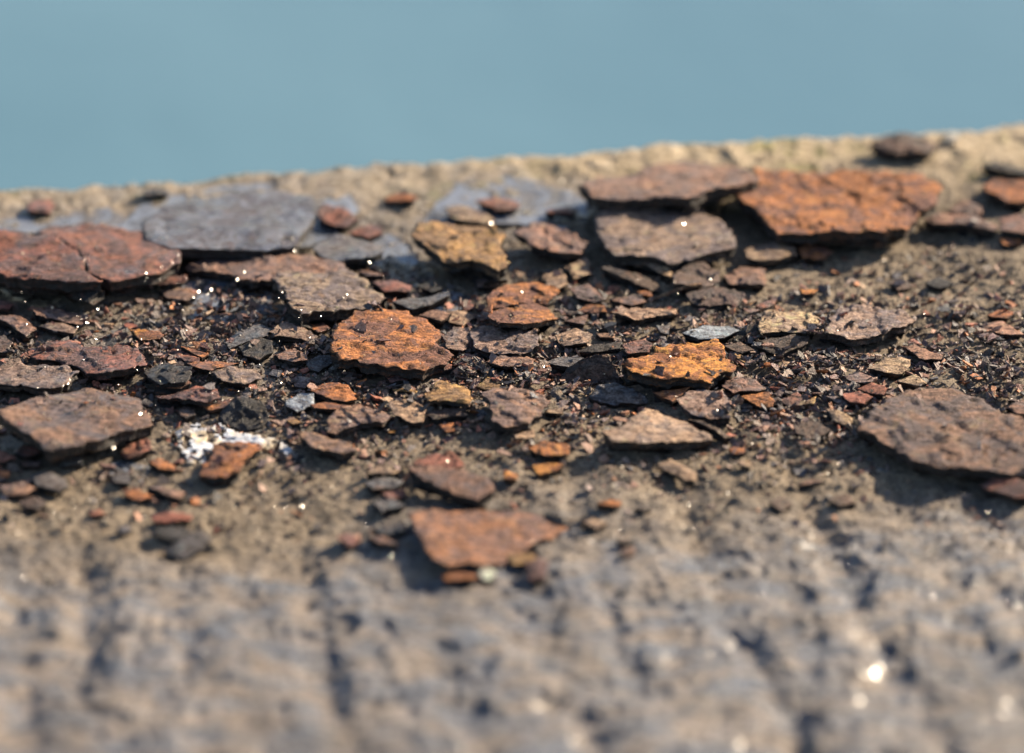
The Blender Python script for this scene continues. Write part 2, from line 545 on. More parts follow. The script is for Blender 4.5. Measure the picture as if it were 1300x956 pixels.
def lay_flake(view, name, kind, thick, prio, wet, label, pts, slope=None, lift=0.0, cat=None, group=None, smoothness=0.0, seed=0):
    px = to_px(view, pts)
    span = np.ptp(ground_point(px)[:, :2], axis=0).mean()
    thick = min(thick * 1.85, 0.8 + 0.16 * span, 5.6)
    c = 1.0
    a = b = 0.0
    for it in range(3):
        W = ground_point(px, a, b, c)[:, :2]
        ys, xs = window_of(W)
        m = inside(W, RX[ys, xs], RY[ys, xs])
        if m.sum() < 3:
            cen = W.mean(0)
            base = float(rest_at(cen[0], cen[1]))
            X, Y, Z = np.array([cen[0]]), np.array([cen[1]]), np.array([base])
        else:
            X, Y, Z = RX[ys, xs][m], RY[ys, xs][m], REST[ys, xs][m]
        if slope is not None:
            a, b = slope
        elif len(X) > 12:
            A = np.c_[X - X.mean(), Y - Y.mean(), np.ones(len(X))]
            s, *_ = np.linalg.lstsq(A, Z, rcond=None)
            rs = np.random.default_rng(seed + 5)
            lim = 0.14
            a = float(np.clip(s[0], -lim, lim) + rs.normal(0, 0.05))
            b = float(np.clip(s[1], -lim, lim) + rs.normal(0, 0.03))
        res = Z - a * X - b * Y
        c = float(np.percentile(res, 62 if slope is None else 20)) + thick + lift + (0.35 if prio > 0 else 0.0)
    W = ground_point(px, a, b, c)[:, :2]
    # counter-clockwise
    ar = 0.5 * np.sum(W[:, 0] * np.roll(W[:, 1], -1) - np.roll(W[:, 0], -1) * W[:, 1])
    if ar < 0:
        W, ar = W[::-1], -ar
    size = math.sqrt(ar)
    step = min(0.78, max(0.38, size / 34))
    amp = min(0.85, 0.04 * size) * (1 - smoothness)
    O = rough_outline(W, step, amp, seed)
    n = len(O)
    # points within the outline
    x0, y0 = O.min(0)
    x1, y1 = O.max(0)
    gx, gy = np.meshgrid(np.arange(x0, x1, step), np.arange(y0, y1, step * 0.87))
    gx = gx + (np.arange(gx.shape[0]) % 2)[:, None] * step * 0.5
    rs = np.random.default_rng(seed + 99)
    gx = gx + rs.uniform(-0.2, 0.2, gx.shape) * step
    gy = gy + rs.uniform(-0.2, 0.2, gy.shape) * step
    G = np.c_[gx.ravel(), gy.ravel()]
    G = G[inside(O, G[:, 0], G[:, 1])]
    d = np.full(len(G), 1e9)
    for k in range(0, n):
        d = np.minimum(d, (G[:, 0] - O[k, 0]) ** 2 + (G[:, 1] - O[k, 1]) ** 2)
    d = np.sqrt(d)
    G, d = G[d > step * 0.62], d[d > step * 0.62]
    allp = [Vector(p) for p in O] + [Vector(p) for p in G]
    r = geometry.delaunay_2d_cdt(allp, [], [list(range(n))], 1, 1e-5)
    vv, faces, orig = r[0], r[2], r[3]
    V = np.array([(p.x, p.y) for p in vv])
    dist = np.zeros(len(V))
    rim = np.full(len(V), -1)
    for k, oo in enumerate(orig):
        if oo:
            q = min(oo)
            if q < n:
                rim[k] = q
            else:
                dist[k] = d[q - n]
    x, y = V[:, 0], V[:, 1]
    s2 = seed * 3.7
    ex = min(1.0, size / 14)
    Z = a * x + b * y + c
    rc = np.random.default_rng(seed + 41)
    ca, cb = rc.normal(0, 0.5, 2)
    xm, ym = (x - V[:, 0].mean()) / size, (y - V[:, 1].mean()) / size
    Z = Z + ex * 1.5 * (ca * xm * xm + cb * xm * ym + 0.5 * cb * ym * ym)
    Z = Z + ex * 0.9 * fbm(x / 15 + s2, y / 15 - s2, seed % 71, 3) * (1 - 0.3 * smoothness)
    rot = (seed * 1.7) % 3.14
    xr, yr = x * math.cos(rot) + y * math.sin(rot), -x * math.sin(rot) + y * math.cos(rot)
    wx = xr + 2.5 * fbm(xr / 6 + s2, yr / 6, seed % 43, 3)
    wy = yr + 2.5 * fbm(xr / 6 - s2, yr / 6, seed % 47, 3)
    tern = 2.1 * fbm(wx / 17 + s2, wy / 10 - s2, seed % 37, 5, 0.58)
    fl_ = np.floor(tern)
    Z = Z + (1 - smoothness) * ex * 0.62 * (fl_ + sstep(0.80, 0.97, tern - fl_))
    Z = Z + (1 - 0.6 * smoothness) * min(1, size / 8) * (0.20 * fbm(wx / 3.2 + s2, wy / 1.3, seed % 29, 4, 0.7) + 0.10 * fbm(xr / 1.1, yr / 1.1, seed % 31, 2))
    chip = fbm(x / 3 - s2, y / 3, seed % 17, 2)
    Z = Z - np.clip(1.2 - dist / 1.3, 0, 1) * (0.10 + 0.35 * np.clip(chip, 0, 1)) * min(1.0, thick / 2)
    verts = [(V[k, 0], V[k, 1], Z[k]) for k in range(len(V))]
    fl = [tuple(f) if (V[f[1], 0] - V[f[0], 0]) * (V[f[2], 1] - V[f[0], 1]) - (V[f[1], 1] - V[f[0], 1]) * (V[f[2], 0] - V[f[0], 0]) > 0
          else tuple(f[::-1]) for f in faces]
    mi = [0] * len(fl)
    sm = [True] * len(fl)
    # broken edge: thin layers, each set back a little differently
    idx = {int(q): k for k, q in enumerate(rim) if q >= 0}
    ring = [idx[q] for q in range(n) if q in idx]
    L = len(ring)
    R = V[ring]
    tang = np.roll(R, -1, 0) - np.roll(R, 1, 0)
    tang /= np.maximum(np.linalg.norm(tang, axis=1), 1e-6)[:, None]
    inn = np.c_[-tang[:, 1], tang[:, 0]]
    arc = np.arange(L) * step
    nl = 4 if thick > 2.2 and size > 9 else (3 if size > 6 else 2)
    prev = ring
    zt = Z[ring]
    for j in range(1, nl + 1):
        f = j / nl
        back = (0.10 + 0.9 * f) * min(thick, 3.0) * (0.25 + 0.9 * vnoise(arc / 3.3 + 11 * j, arc * 0 + seed, 5 + j)) * min(1, size / 8)
        if j == 2 and nl > 2:
            back = back * 0.5
        if f > 0.55:
            back = back + min(2.4, 0.075 * size) * (0.6 + 0.8 * vnoise(arc / 5 + 3, arc * 0 + seed, 15))
        zz = zt - thick * f * (0.9 + 0.2 * vnoise(arc / 4 + j, arc * 0 + seed, 77))
        base = len(verts)
        for k in range(L):
            verts.append((R[k, 0] + inn[k, 0] * back[k], R[k, 1] + inn[k, 1] * back[k], zz[k]))
        cur = list(range(base, base + L))
        for k in range(L):
            k2 = (k + 1) % L
            fl.append((prev[k], cur[k], cur[k2], prev[k2]))
            mi.append(1)
            sm.append(False)
        prev = cur
    fl.append(tuple(prev[::-1]))
    mi.append(1)
    sm.append(False)
    cen = np.array([W[:, 0].mean(), W[:, 1].mean(), a * W[:, 0].mean() + b * W[:, 1].mean() + c - thick])
    ob = mesh_from(name, verts, fl, [M_TOP, M_EDGE], cen, sm, mi)
    bc, ac = PALETTE[kind]
    rs = np.random.default_rng(seed + 3)
    j = 1 + rs.normal(0, 0.07)
    ob.color = (bc[0] * j, bc[1] * j * (1 + rs.normal(0, 0.03)), bc[2] * j, 1)
    ob["accent"] = [ac[0] * j, ac[1] * j, ac[2] * j]
    mx, my = px.mean(0)
    ob["wet"] = float(max(wet, 0.55 * sstep(520, 300, mx) * sstep(600, 520, my)))
    ob["label"] = label
    ob["category"] = cat or "rust flake"
    if group:
        ob["group"] = group
    # it now carries what is laid later
    Wn = O
    ys, xs = window_of(Wn)
    m = inside(Wn, RX[ys, xs], RY[ys, xs])
    top = a * RX[ys, xs] + b * RY[ys, xs] + c
    REST[ys, xs] = np.where(m, np.maximum(REST[ys, xs], top), REST[ys, xs])
    CEIL[ys, xs] = np.where(m, np.minimum(CEIL[ys, xs], top - 0.55 * thick - 0.2), CEIL[ys, xs])
    COVER[ys, xs] |= m
    return ob

# ------------------------------------------------------------------ the flakes one can tell apart
# view, name, colour, thickness mm, laying order, wetness, label, outline of the top face, options
F = 'rust_flake'
FLAKES = [
 # ---- far left, wet
 ('A', F, 'red', 3.6, 1, .35, 'coarse brown-red rust flake cut off by the left side, above the dark overhang', [(-140, 440), (0, 438), (140, 450), (300, 480), (400, 555), (430, 640), (520, 692), (400, 700), (100, 685), (-140, 660)], {'lift': 2.5}),
 ('A', F, 'red', 3.0, 0, .8, 'smooth wet reddish rust sheet just right of the coarse flake at the left side', [(150, 452), (250, 420), (450, 395), (600, 420), (820, 460), (905, 540), (900, 600), (780, 655), (650, 680), (545, 700), (435, 650), (405, 560), (300, 480)], {'smoothness': .5, 'lift': 1.5}),
 ('.', F, 'lilac_sheen', 3.0, 1, .95, 'largest wet slate-purple flake lying in the pale puddle at the far left', [(178, 284), (205, 262), (250, 250), (300, 246), (350, 243), (395, 250), (400, 270), (388, 290), (376, 312), (320, 316), (262, 313), (215, 313), (185, 302)], {'smoothness': .6}),
 ('.', F, 'brown', 2.0, 0, .4, 'long low brown flake in front of the slate-purple wet flake', [(228, 336), (270, 319), (330, 320), (375, 321), (420, 327), (450, 342), (440, 353), (350, 352), (330, 360), (280, 348)], {}),
 ('A', F, 'red', 2.2, 0, .1, 'small reddish rust flake alone near the far edge at the left', [(130, 322), (180, 280), (250, 280), (275, 320), (250, 343), (140, 340)], {}),
 ('A', F, 'slate', 1.6, 0, .3, 'small flat dark flake nearest the far rim on the left, beyond the puddle', [(710, 235), (760, 220), (850, 240), (840, 258), (720, 252)], {}),
 ('A', F, 'red', 1.4, 0, .4, 'small reddish brown flake above its paler twin, beside the sparkling water', [(780, 670), (850, 655), (930, 668), (930, 697), (880, 712), (790, 700)], {}),
 ('A', F, 'brown', 1.6, 0, .5, 'small tan-brown wet flake just below the reddish one beside the sparkling water', [(790, 724), (860, 712), (960, 722), (985, 760), (930, 785), (830, 772)], {}),
 ('E', F, 'brown', 1.4, 0, .7, 'wet brown flake with sparkling right tip, above a thin grey one, at the left', [(150, 42), (250, 28), (400, 75), (430, 105), (380, 112), (250, 92), (180, 82)], {}),
 ('E', F, 'greybrown', 1.2, 0, .6, 'thin grey flake under the sparkling wet brown one at the left', [(180, 122), (290, 112), (390, 128), (370, 160), (270, 158)], {}),
 ('A', F, 'red', 1.5, 1, .3, 'small red flake at the left side beneath the dark overhang', [(-40, 780), (40, 780), (70, 808), (40, 838), (-40, 836)], {}),
 ('E', F, 'brown', 1.8, 1, .4, 'tilted brown flake pointing down to the right under the left overhang', [(-30, 76), (50, 66), (120, 96), (182, 150), (130, 184), (60, 130)], {'slope': (-.16, .05)}),
 ('E', F, 'umber', 1.5, 0, .3, 'dark lump at the left side between the tilted brown flake and the brown slab', [(-50, 190), (20, 170), (62, 210), (40, 250), (-50, 262)], {}),
 ('E', F, 'bright', 3.2, 1, .0, 'small vivid orange flake on a thick black base, left of the grey slabs', [(650, 155), (720, 145), (790, 155), (822, 178), (800, 203), (700, 198)], {}),
 ('E', F, 'red', 2.2, 0, .1, 'broad flat brick-red flake above the two big brown ones at the left', [(130, 265), (250, 215), (350, 208), (420, 238), (560, 218), (690, 240), (735, 322), (660, 352), (560, 372), (430, 362), (390, 322), (280, 292), (200, 290)], {}),
 ('E', F, 'greybrown', 2.6, 1, .3, 'grey-brown slab at the left side, directly above the big purple-brown flake', [(-60, 300), (90, 298), (120, 318), (330, 330), (395, 368), (330, 422), (260, 446), (190, 446), (100, 422), (-60, 400)], {}),
 ('E', F, 'purple', 3.2, 2, .55, 'big rippled purple-brown flake at the left with a thick black front edge', [(-30, 565), (150, 490), (280, 463), (420, 443), (560, 470), (700, 500), (720, 560), (770, 620), (690, 640), (540, 692), (430, 712), (330, 737), (210, 737), (90, 652)], {'smoothness': .35, 'lift': 0.2}),
 ('E', F, 'red', 1.3, 0, .0, 'small red-brown flake with a slim one on its back, right of the vivid orange flake', [(815, 252), (900, 240), (990, 280), (995, 300), (930, 302), (850, 282)], {}),
 ('E', F, 'orange', 1.0, 1, .0, 'slim rusty sliver lying on the back of the small red-brown flake', [(900, 233), (950, 238), (1045, 273), (1010, 290), (960, 265)], {}),
 ('E', F, 'orange', 1.2, 1, .0, 'thin flat orange flake just above the brown sandy slab, left of the black slabs', [(930, 307), (1040, 300), (1200, 310), (1150, 332), (1060, 347), (980, 332)], {}),
 ('E', F, 'greybrown', 2.2, 0, .1, 'brown sandy slab between the black lump and the grey slab, under the thin orange flake', [(1050, 365), (1130, 342), (1280, 345), (1310, 390), (1250, 422), (1150, 422), (1080, 392)], {}),
 ('E', F, 'black', 3.0, 1, .2, 'black angular slab right of the brick-red flake', [(720, 352), (830, 310), (940, 330), (960, 360), (930, 402), (800, 425), (740, 398)], {}),
 ('E', F, 'orange', 1.2, 0, .0, 'rust-orange sliver peeping out under the black angular slab', [(770, 440), (850, 432), (940, 404), (958, 420), (900, 448)], {}),
 ('E', F, 'red', 1.8, 1, .1, 'flat red-brown flake between the black slab and the black block', [(778, 472), (870, 462), (960, 435), (1090, 440), (1102, 480), (1020, 512), (900, 502), (800, 492)], {}),
 ('E', F, 'umber', 2.2, 0, .1, 'small rounded dark brown piece left of the black block', [(895, 552), (930, 530), (975, 540), (978, 580), (930, 596), (900, 582)], {}),
 ('E', F, 'orange', 1.2, 0, .0, 'narrow orange-red flake tucked behind the black block', [(1010, 532), (1080, 500), (1165, 493), (1130, 542), (1040, 552)], {}),
 ('.', F, 'black', 4.2, 2, .1, 'blackest upright block, standing at the upper edge of the white splash', [(276, 527), (290, 510), (306, 503), (332, 509), (342, 525), (334, 541), (310, 546), (288, 538)], {'slope': (.05, .55)}),
 ('E', F, 'orange', 1.8, 3, .0, 'rough orange-brown flake lying on the front of the white splash', [(1060, 702), (1180, 688), (1300, 698), (1310, 735), (1220, 792), (1200, 850), (1110, 870), (990, 858), (1050, 780)], {}),
 ('E', F, 'red', 1.6, 0, .4, 'small shiny red-purple flake under the front edge of the big purple-brown flake', [(70, 762), (110, 725), (180, 735), (205, 765), (120, 782)], {}),
 ('E', F, 'red', 1.4, 1, .1, 'small plain red flake at the left side below the big purple-brown flake', [(-60, 755), (0, 755), (60, 780), (85, 805), (-60, 812)], {}),
 ('E', F, 'slate', 1.8, 0, .6, 'thin wet dark grey flake with a bright right end, below the big purple-brown flake', [(252, 792), (320, 775), (400, 783), (412, 818), (330, 830)], {}),
 ('E', F, 'red', 1.6, 0, .1, 'red-brown flake between the big purple-brown flake and the white splash', [(600, 762), (650, 710), (740, 700), (762, 740), (700, 780), (630, 792)], {}),
 ('E', F, 'orange', 1.3, 0, .1, 'slim orange flake below and left of the white splash', [(740, 802), (800, 790), (880, 830), (870, 852), (790, 842)], {}),
 ('E', F, 'brown', 1.3, 0, .4, 'narrow brown flake with a glittering tip beside the plain red one at the left side', [(92, 812), (160, 800), (210, 802), (200, 830), (110, 827)], {}),
 ('I', F, 'slate', 2.2, 1, .6, 'smooth rounded blue-grey flake at the lower left', [(150, 165), (250, 150), (330, 182), (342, 222), (290, 250), (180, 220)], {'smoothness': .5}),
 ('I', F, 'brown', 1.8, 0, .2, 'brown flake just left of the smooth blue-grey one at the lower left', [(-10, 225), (100, 190), (182, 240), (130, 268), (20, 262)], {}),
 ('I', F, 'umber', 1.8, 1, .4, 'dark glittering flake in front of the smooth blue-grey one', [(90, 295), (180, 275), (230, 300), (190, 338), (120, 330)], {}),
 ('I', F, 'brown', 1.5, 0, .2, 'small brown flake at the left side, above the brown one beside the blue-grey flake', [(-30, 160), (20, 155), (35, 190), (0, 205), (-30, 205)], {}),
 ('I', F, 'orange', 1.6, 0, .0, 'small orange-brown flake alone on the sand below the big purple-brown flake', [(610, 242), (680, 230), (762, 270), (700, 290), (630, 277)], {}),
 ('I', F, 'brown', 1.6, 0, .5, 'slender wet brown flake on the sand left of the orange flake on the splash', [(728, 222), (800, 225), (930, 260), (900, 288), (820, 265)], {}),
 ('I', F, 'red', 2.0, 1, .1, 'red flake on top of the black lumps at the lower left', [(750, 372), (830, 343), (960, 360), (952, 386), (860, 402), (770, 402)], {}),
 ('I', F, 'black', 3.0, 0, .5, 'black lump beneath the red flake at the lower left', [(770, 430), (860, 425), (960, 440), (950, 480), (850, 490), (780, 470)], {}),
 ('I', F, 'slate', 3.4, 1, .3, 'nearest tilted grey-black lump at the lower left, in front of the red flake', [(812, 530), (900, 492), (1000, 440), (1062, 480), (1010, 540), (930, 592), (860, 572)], {'slope': (.12, .3)}),
 ('I', F, 'red', 1.2, 0, .1, 'tiny red flake on bare sand left of the red flake and black lumps', [(440, 352), (500, 340), (532, 362), (462, 372)], {}),
 ('I', F, 'slate', 2.2, 0, .4, 'small blue-black pebble-like piece left of the red flake and black lumps', [(580, 436), (640, 412), (664, 440), (605, 460)], {}),
 ('I', F, 'slate', 2.0, 0, .9, 'wet bluish piece between the smooth blue-grey flake and the white splash', [(550, 165), (600, 133), (650, 160), (640, 202), (570, 202)], {}),
 # ---- back centre
 ('B', F, 'red', 3.0, 1, .3, 'rusty red flake right beside the slate-purple wet flake, in the puddle', [(315, 352), (360, 310), (440, 320), (540, 372), (480, 408), (380, 405)], {}),
 ('B', F, 'red', 2.0, 0, .6, 'flatter wet red flake just right of the rusty red one by the puddle', [(482, 452), (560, 420), (640, 418), (655, 460), (580, 480)], {}),
 ('B', F, 'slate', 2.6, 1, .85, 'dark grey wet flake with a glistening tip, in front of the rusty red puddle flake', [(300, 532), (370, 480), (440, 460), (560, 488), (640, 520), (662, 550), (560, 580), (440, 590), (340, 572)], {'smoothness': .4}),
 ('B', F, 'orange', 1.8, 0, .0, 'small far flake, orange above and black below, alone between the two puddles', [(650, 282), (720, 250), (830, 265), (812, 290), (690, 298)], {}),
 ('B', F, 'greybrown', 3.6, 1, .1, 'big rough grey-brown slab behind the central orange flake', [(98, 662), (160, 625), (300, 640), (430, 635), (530, 660), (600, 740), (682, 790), (620, 812), (520, 818), (430, 842), (330, 850), (240, 872), (190, 822), (150, 742)], {}),
 ('B', F, 'ochre', 3.8, 2, .1, 'ochre flake with a raised black front edge, left of the pale puddle', [(800, 470), (830, 405), (980, 400), (1180, 420), (1272, 462), (1240, 522), (1292, 602), (1240, 640), (1100, 590), (1030, 602), (930, 562), (870, 530)], {'lift': 1.8}),
 ('B', F, 'tan', 3.0, 3, .3, 'tan flake resting on the far side of the ochre flake', [(960, 332), (1050, 318), (1160, 350), (1217, 380), (1170, 402), (1060, 385), (990, 370)], {}),
 ('B', F, 'red', 1.4, 0, .3, 'red-brown flake behind the big grey-brown slab, right of its top corner', [(600, 692), (700, 690), (800, 718), (790, 745), (660, 745)], {}),
 ('B', F, 'brown', 1.0, 0, .3, 'thin brown strip behind the big grey-brown slab, under the dark grey wet flake', [(530, 642), (580, 640), (660, 664), (560, 668)], {}),
 ('B', F, 'slate', 2.0, 1, .9, 'flat shiny grey flake just above the top right of the central orange flake', [(700, 812), (800, 780), (880, 772), (985, 742), (990, 775), (900, 812), (800, 835)], {'smoothness': .5}),
 ('B', F, 'brown', 1.4, 0, .2, 'brown flake touching the top right corner of the central orange flake', [(830, 862), (900, 832), (1000, 850), (945, 892)], {}),
 ('B', F, 'tan', 1.6, 0, .1, 'sandy tan flake between the central orange flake and the orange pair to its right', [(970, 842), (1080, 850), (1112, 880), (1062, 922), (980, 902)], {}),
 ('B', F, 'red', 1.8, 1, .3, 'small rounded pinkish red piece left of the orange pair', [(1038, 802), (1090, 788), (1112, 825), (1062, 842)], {}),
 ('B', F, 'brown', 1.4, 0, .1, 'small brown flake in the shadow in front of the ochre flake', [(1110, 680), (1260, 688), (1210, 722), (1130, 722)], {}),
 ('B', F, 'black', 1.6, 0, .4, 'small black flake between the red-brown and the flat shiny grey flake', [(820, 722), (900, 700), (962, 730), (900, 752)], {}),
 ('.', F, 'orange', 2.2, 1, .0, 'farther of the two overlapping orange flakes above the centre', [(617, 378), (640, 361), (675, 357), (702, 364), (710, 372), (695, 384), (664, 384), (640, 391), (619, 391)], {}),
 ('.', F, 'orange', 2.2, 2, .0, 'nearer of the two overlapping orange flakes above the centre', [(619, 395), (640, 388), (680, 385), (700, 394), (707, 405), (664, 412), (632, 408)], {}),
 ('C', F, 'red', 1.4, 1, .5, 'small wet red flake sitting in the middle of the pale puddle', [(-145, 374), (-60, 350), (70, 370), (78, 405), (-40, 415)], {}),
 ('C', F, 'red', 1.2, 1, .5, 'narrow wet red flake at the right end of the pale puddle', [(200, 420), (320, 396), (374, 408), (335, 434), (240, 434)], {}),
 ('C', F, 'brown', 4.0, 2, .25, 'wide brown flake farthest back, its dark front overhanging the brown flake below', [(368, 282), (480, 250), (640, 230), (780, 172), (1000, 160), (1200, 200), (1282, 260), (1200, 290), (1040, 312), (940, 357), (780, 346), (620, 352), (450, 346)], {'smoothness': .3, 'lift': 1.6}),
 ('C', F, 'greybrown', 3.4, 1, .3, 'broad layered brown flake beneath the wide farthest one, right of the pale puddle', [(440, 452), (560, 400), (750, 375), (960, 385), (1050, 440), (1140, 530), (1150, 600), (1060, 620), (920, 652), (780, 662), (640, 650), (560, 640), (480, 560)], {}),
 ('C', F, 'brown', 4.2, 2, .1, 'plump brown flake at the front shore of the pale puddle', [(48, 522), (150, 485), (260, 510), (422, 577), (390, 622), (270, 622), (130, 592)], {'lift': 1.0}),
 ('C', F, 'tan', 2.4, 3, .0, 'tan flake on top of the dark slanting slab, in front of the broad layered flake', [(610, 655), (720, 640), (850, 690), (832, 752), (760, 720)], {'slope': (-.12, .1)}),
 ('C', F, 'umber', 3.4, 2, .1, 'dark slab slanting down right, beneath the tan flake in front of the broad layered one', [(480, 702), (540, 690), (700, 740), (812, 822), (730, 812), (600, 762)], {'slope': (-.18, .12)}),
 ('C', F, 'umber', 2.4, 1, .2, 'dark brown flake right of the tan flake on the slanting slab', [(850, 722), (960, 660), (1082, 720), (1040, 792), (920, 802), (840, 792)], {}),
 ('C', F, 'brown', 2.2, 0, .1, 'rounded brown flake left of the tan pebble-like one, behind the twig', [(1090, 742), (1180, 700), (1310, 710), (1310, 782), (1200, 790), (1120, 780)], {}),
 ('C', F, 'umber', 2.4, 0, .2, 'dark brown flake just right of the thin twig', [(910, 842), (1050, 802), (1202, 830), (1170, 882), (1060, 885), (940, 880)], {}),
 ('C', F, 'purple', 1.8, 0, .1, 'small purplish flake left of the lower end of the thin twig, beside the orange pair', [(320, 802), (420, 780), (522, 850), (450, 872), (370, 852)], {}),
 ('C', F, 'orange', 1.3, 0, .0, 'tiny orange chip under the dark slanting slab', [(660, 822), (730, 815), (742, 850), (680, 842)], {}),
 ('C', F, 'purple', 1.4, 0, .1, 'flat purple-grey flake at the lower end of the thin twig', [(522, 862), (640, 838), (712, 870), (640, 892)], {}),
 ('C', F, 'tan', 2.2, 0, .0, 'sandy block between the plump brown flake and the orange pair', [(190, 742), (280, 720), (322, 780), (260, 812), (205, 792)], {}),
 ('C', F, 'tan', 2.0, 0, .0, 'sandy lump just in front of the plump brown flake', [(300, 690), (410, 662), (442, 740), (350, 760)], {}),
 # ---- back right
 ('.', F, 'orange', 4.0, 2, .0, 'biggest orange rust sheet, wide and flat, at the back right', [(934, 252), (953, 238), (958, 215), (1000, 213), (1060, 217), (1120, 217), (1170, 223), (1197, 238), (1190, 255), (1162, 276), (1150, 290), (1120, 296), (1080, 297), (1040, 298), (985, 298), (968, 280), (950, 262)], {'lift': 1.2}),
 ('D', F, 'umber', 3.0, 1, .1, 'dark brown flake on the far rim, beside the pale round pebble', [(550, 152), (620, 120), (760, 112), (882, 150), (850, 190), (700, 200), (600, 182)], {}),
 ('D', 'pebble', 'pale', 4.5, 0, .2, 'pale round pebble on the far rim, right of the dark brown flake', [(910, 122), (930, 100), (955, 92), (980, 105), (985, 128), (968, 148), (935, 152), (915, 142)], {'cat': 'pebble'}),
 ('D', F, 'black', 2.4, 0, .1, 'blackish slab at the right side close to the far rim', [(1090, 262), (1150, 250), (1340, 285), (1340, 312), (1200, 292)], {}),
 ('D', F, 'orange', 3.4, 2, .1, 'orange-tan flake cut off by the right side, right of the biggest orange sheet', [(1100, 362), (1150, 320), (1340, 335), (1340, 442), (1220, 442), (1130, 402)], {}),
 ('D', F, 'brown', 2.2, 1, .1, 'long narrow brown flake under the right end of the biggest orange sheet', [(810, 522), (880, 490), (1060, 510), (1177, 550), (1150, 572), (1000, 550), (860, 552)], {'lift': 0.2}),
 ('D', F, 'purple', 2.6, 0, .1, 'purplish flake between the biggest orange sheet and the one at the right side', [(925, 492), (1000, 432), (1100, 468), (1090, 505)], {}),
 ('D', F, 'purple', 2.4, 1, .1, 'dark purple slab at the right side below the orange-tan flake', [(1180, 522), (1340, 498), (1340, 602), (1190, 582)], {}),
 ('D', F, 'orange', 1.8, 0, .0, 'narrow orange flake at the right side under the dark purple slab', [(1178, 612), (1292, 620), (1282, 646), (1200, 650)], {}),
 ('D', F, 'tan', 2.6, 1, .1, 'smooth tan pebble-like flake under the front left corner of the biggest orange sheet', [(-60, 680), (0, 655), (100, 630), (190, 655), (202, 690), (100, 727), (0, 730), (-50, 715)], {'smoothness': .5}),
 ('D', F, 'orange', 2.2, 1, .0, 'orange-brown flake right of the tan pebble-like one, under the biggest orange sheet', [(202, 662), (260, 635), (330, 650), (372, 690), (340, 712), (220, 710)], {}),
 ('D', F, 'bright', 1.4, 0, .0, 'small vivid orange flake alone on sand below the biggest orange sheet', [(205, 867), (300, 870), (282, 890), (222, 892)], {}),
 ('H', F, 'red', 1.2, 0, .0, 'small red-brown flake just behind the large tan flake on the right', [(-8, 64), (110, 25), (92, 60), (20, 82)], {}),
 ('D', F, 'black', 2.2, 0, .1, 'black crumbly piece on the open sand at the right, nearer the side', [(820, 835), (880, 812), (952, 828), (930, 860), (860, 856)], {}),
 ('D', F, 'umber', 2.0, 0, .1, 'brown crumbly piece on the open sand, left of the black crumbly one', [(640, 832), (700, 800), (762, 845), (690, 868)], {}),
 ('D', F, 'umber', 1.8, 3, .1, 'small dark chip resting on the far side of the biggest orange sheet', [(470, 314), (512, 290), (545, 318), (510, 330)], {}),
 # ---- centre
 ('F', F, 'orange', 2.8, 3, .0, 'central orange-brown flake, the large sharp one with a crisp black front edge', [(398, 302), (408, 240), (420, 160), (530, 90), (620, 68), (750, 85), (880, 130), (942, 210), (932, 262), (1012, 312), (960, 342), (870, 377), (790, 372), (660, 352), (540, 347), (430, 337)], {}),
 ('F', F, 'greybrown', 2.6, 2, .0, 'grey-brown flake against the left side of the central orange flake', [(88, 192), (150, 140), (250, 160), (332, 222), (300, 242), (200, 227), (110, 217)], {}),
 ('F', F, 'orange', 1.6, 1, .0, 'small red-orange flake wedged between the grey-brown flake and the central orange one', [(270, 162), (360, 150), (392, 180), (330, 202)], {}),
 ('.', F, 'slate', 2.4, 1, .2, 'upper grey slab of the dark pair left of the grey-brown flake', [(284, 431), (300, 417), (330, 408), (346, 414), (340, 424), (312, 430), (292, 439)], {'smoothness': .3}),
 ('.', F, 'black', 2.6, 2, .2, 'lower black slab of the dark pair left of the grey-brown flake', [(302, 440), (330, 428), (345, 430), (346, 447), (330, 456), (308, 451)], {'slope': (.02, .25)}),
 ('F', F, 'slate', 2.0, 1, .4, 'blue-grey slab tucked under the lower left corner of the central orange flake', [(270, 342), (330, 320), (390, 315), (402, 350), (330, 402), (280, 382)], {'slope': (0, .2)}),
 ('F', F, 'brown', 1.8, 0, .0, 'brown flake in the debris left of the blue-grey slab', [(110, 312), (190, 282), (270, 300), (282, 340), (200, 352), (130, 332)], {}),
 ('F', F, 'orange', 2.4, 2, .0, 'red-orange pointed flake below and left of the central orange flake', [(288, 482), (400, 435), (480, 460), (522, 490), (517, 530), (470, 540), (380, 520)], {}),
 ('F', F, 'steel', 2.0, 2, .9, 'shiny bluish silver flake right of the black block', [(168, 542), (250, 510), (310, 508), (316, 560), (220, 602), (168, 572)], {'slope': (-.1, .2)}),
 ('F', F, 'orange', 1.2, 1, .0, 'thin orange strip under the red-orange pointed flake', [(290, 562), (380, 546), (482, 570), (430, 587), (310, 582)], {}),
 ('F', F, 'brown', 2.4, 1, .0, 'two-layered brown flake below the red-orange pointed one', [(368, 642), (420, 580), (540, 565), (660, 590), (702, 610), (640, 652), (520, 662), (420, 702), (370, 692)], {'slope': (0, .12)}),
 ('F', F, 'tan', 2.4, 1, .0, 'tan-orange flake right of the two-layered brown one', [(678, 552), (800, 530), (872, 590), (860, 642), (800, 652), (700, 602)], {}),
 ('F', F, 'ochre', 2.8, 2, .0, 'golden ochre flake below the right half of the central orange flake', [(858, 522), (940, 450), (1060, 470), (1102, 530), (1080, 562), (990, 552), (880, 552)], {}),
 ('F', F, 'umber', 2.6, 0, .0, 'dark brown slab directly under the golden ochre flake', [(868, 602), (960, 572), (1080, 572), (1082, 612), (900, 642)], {}),
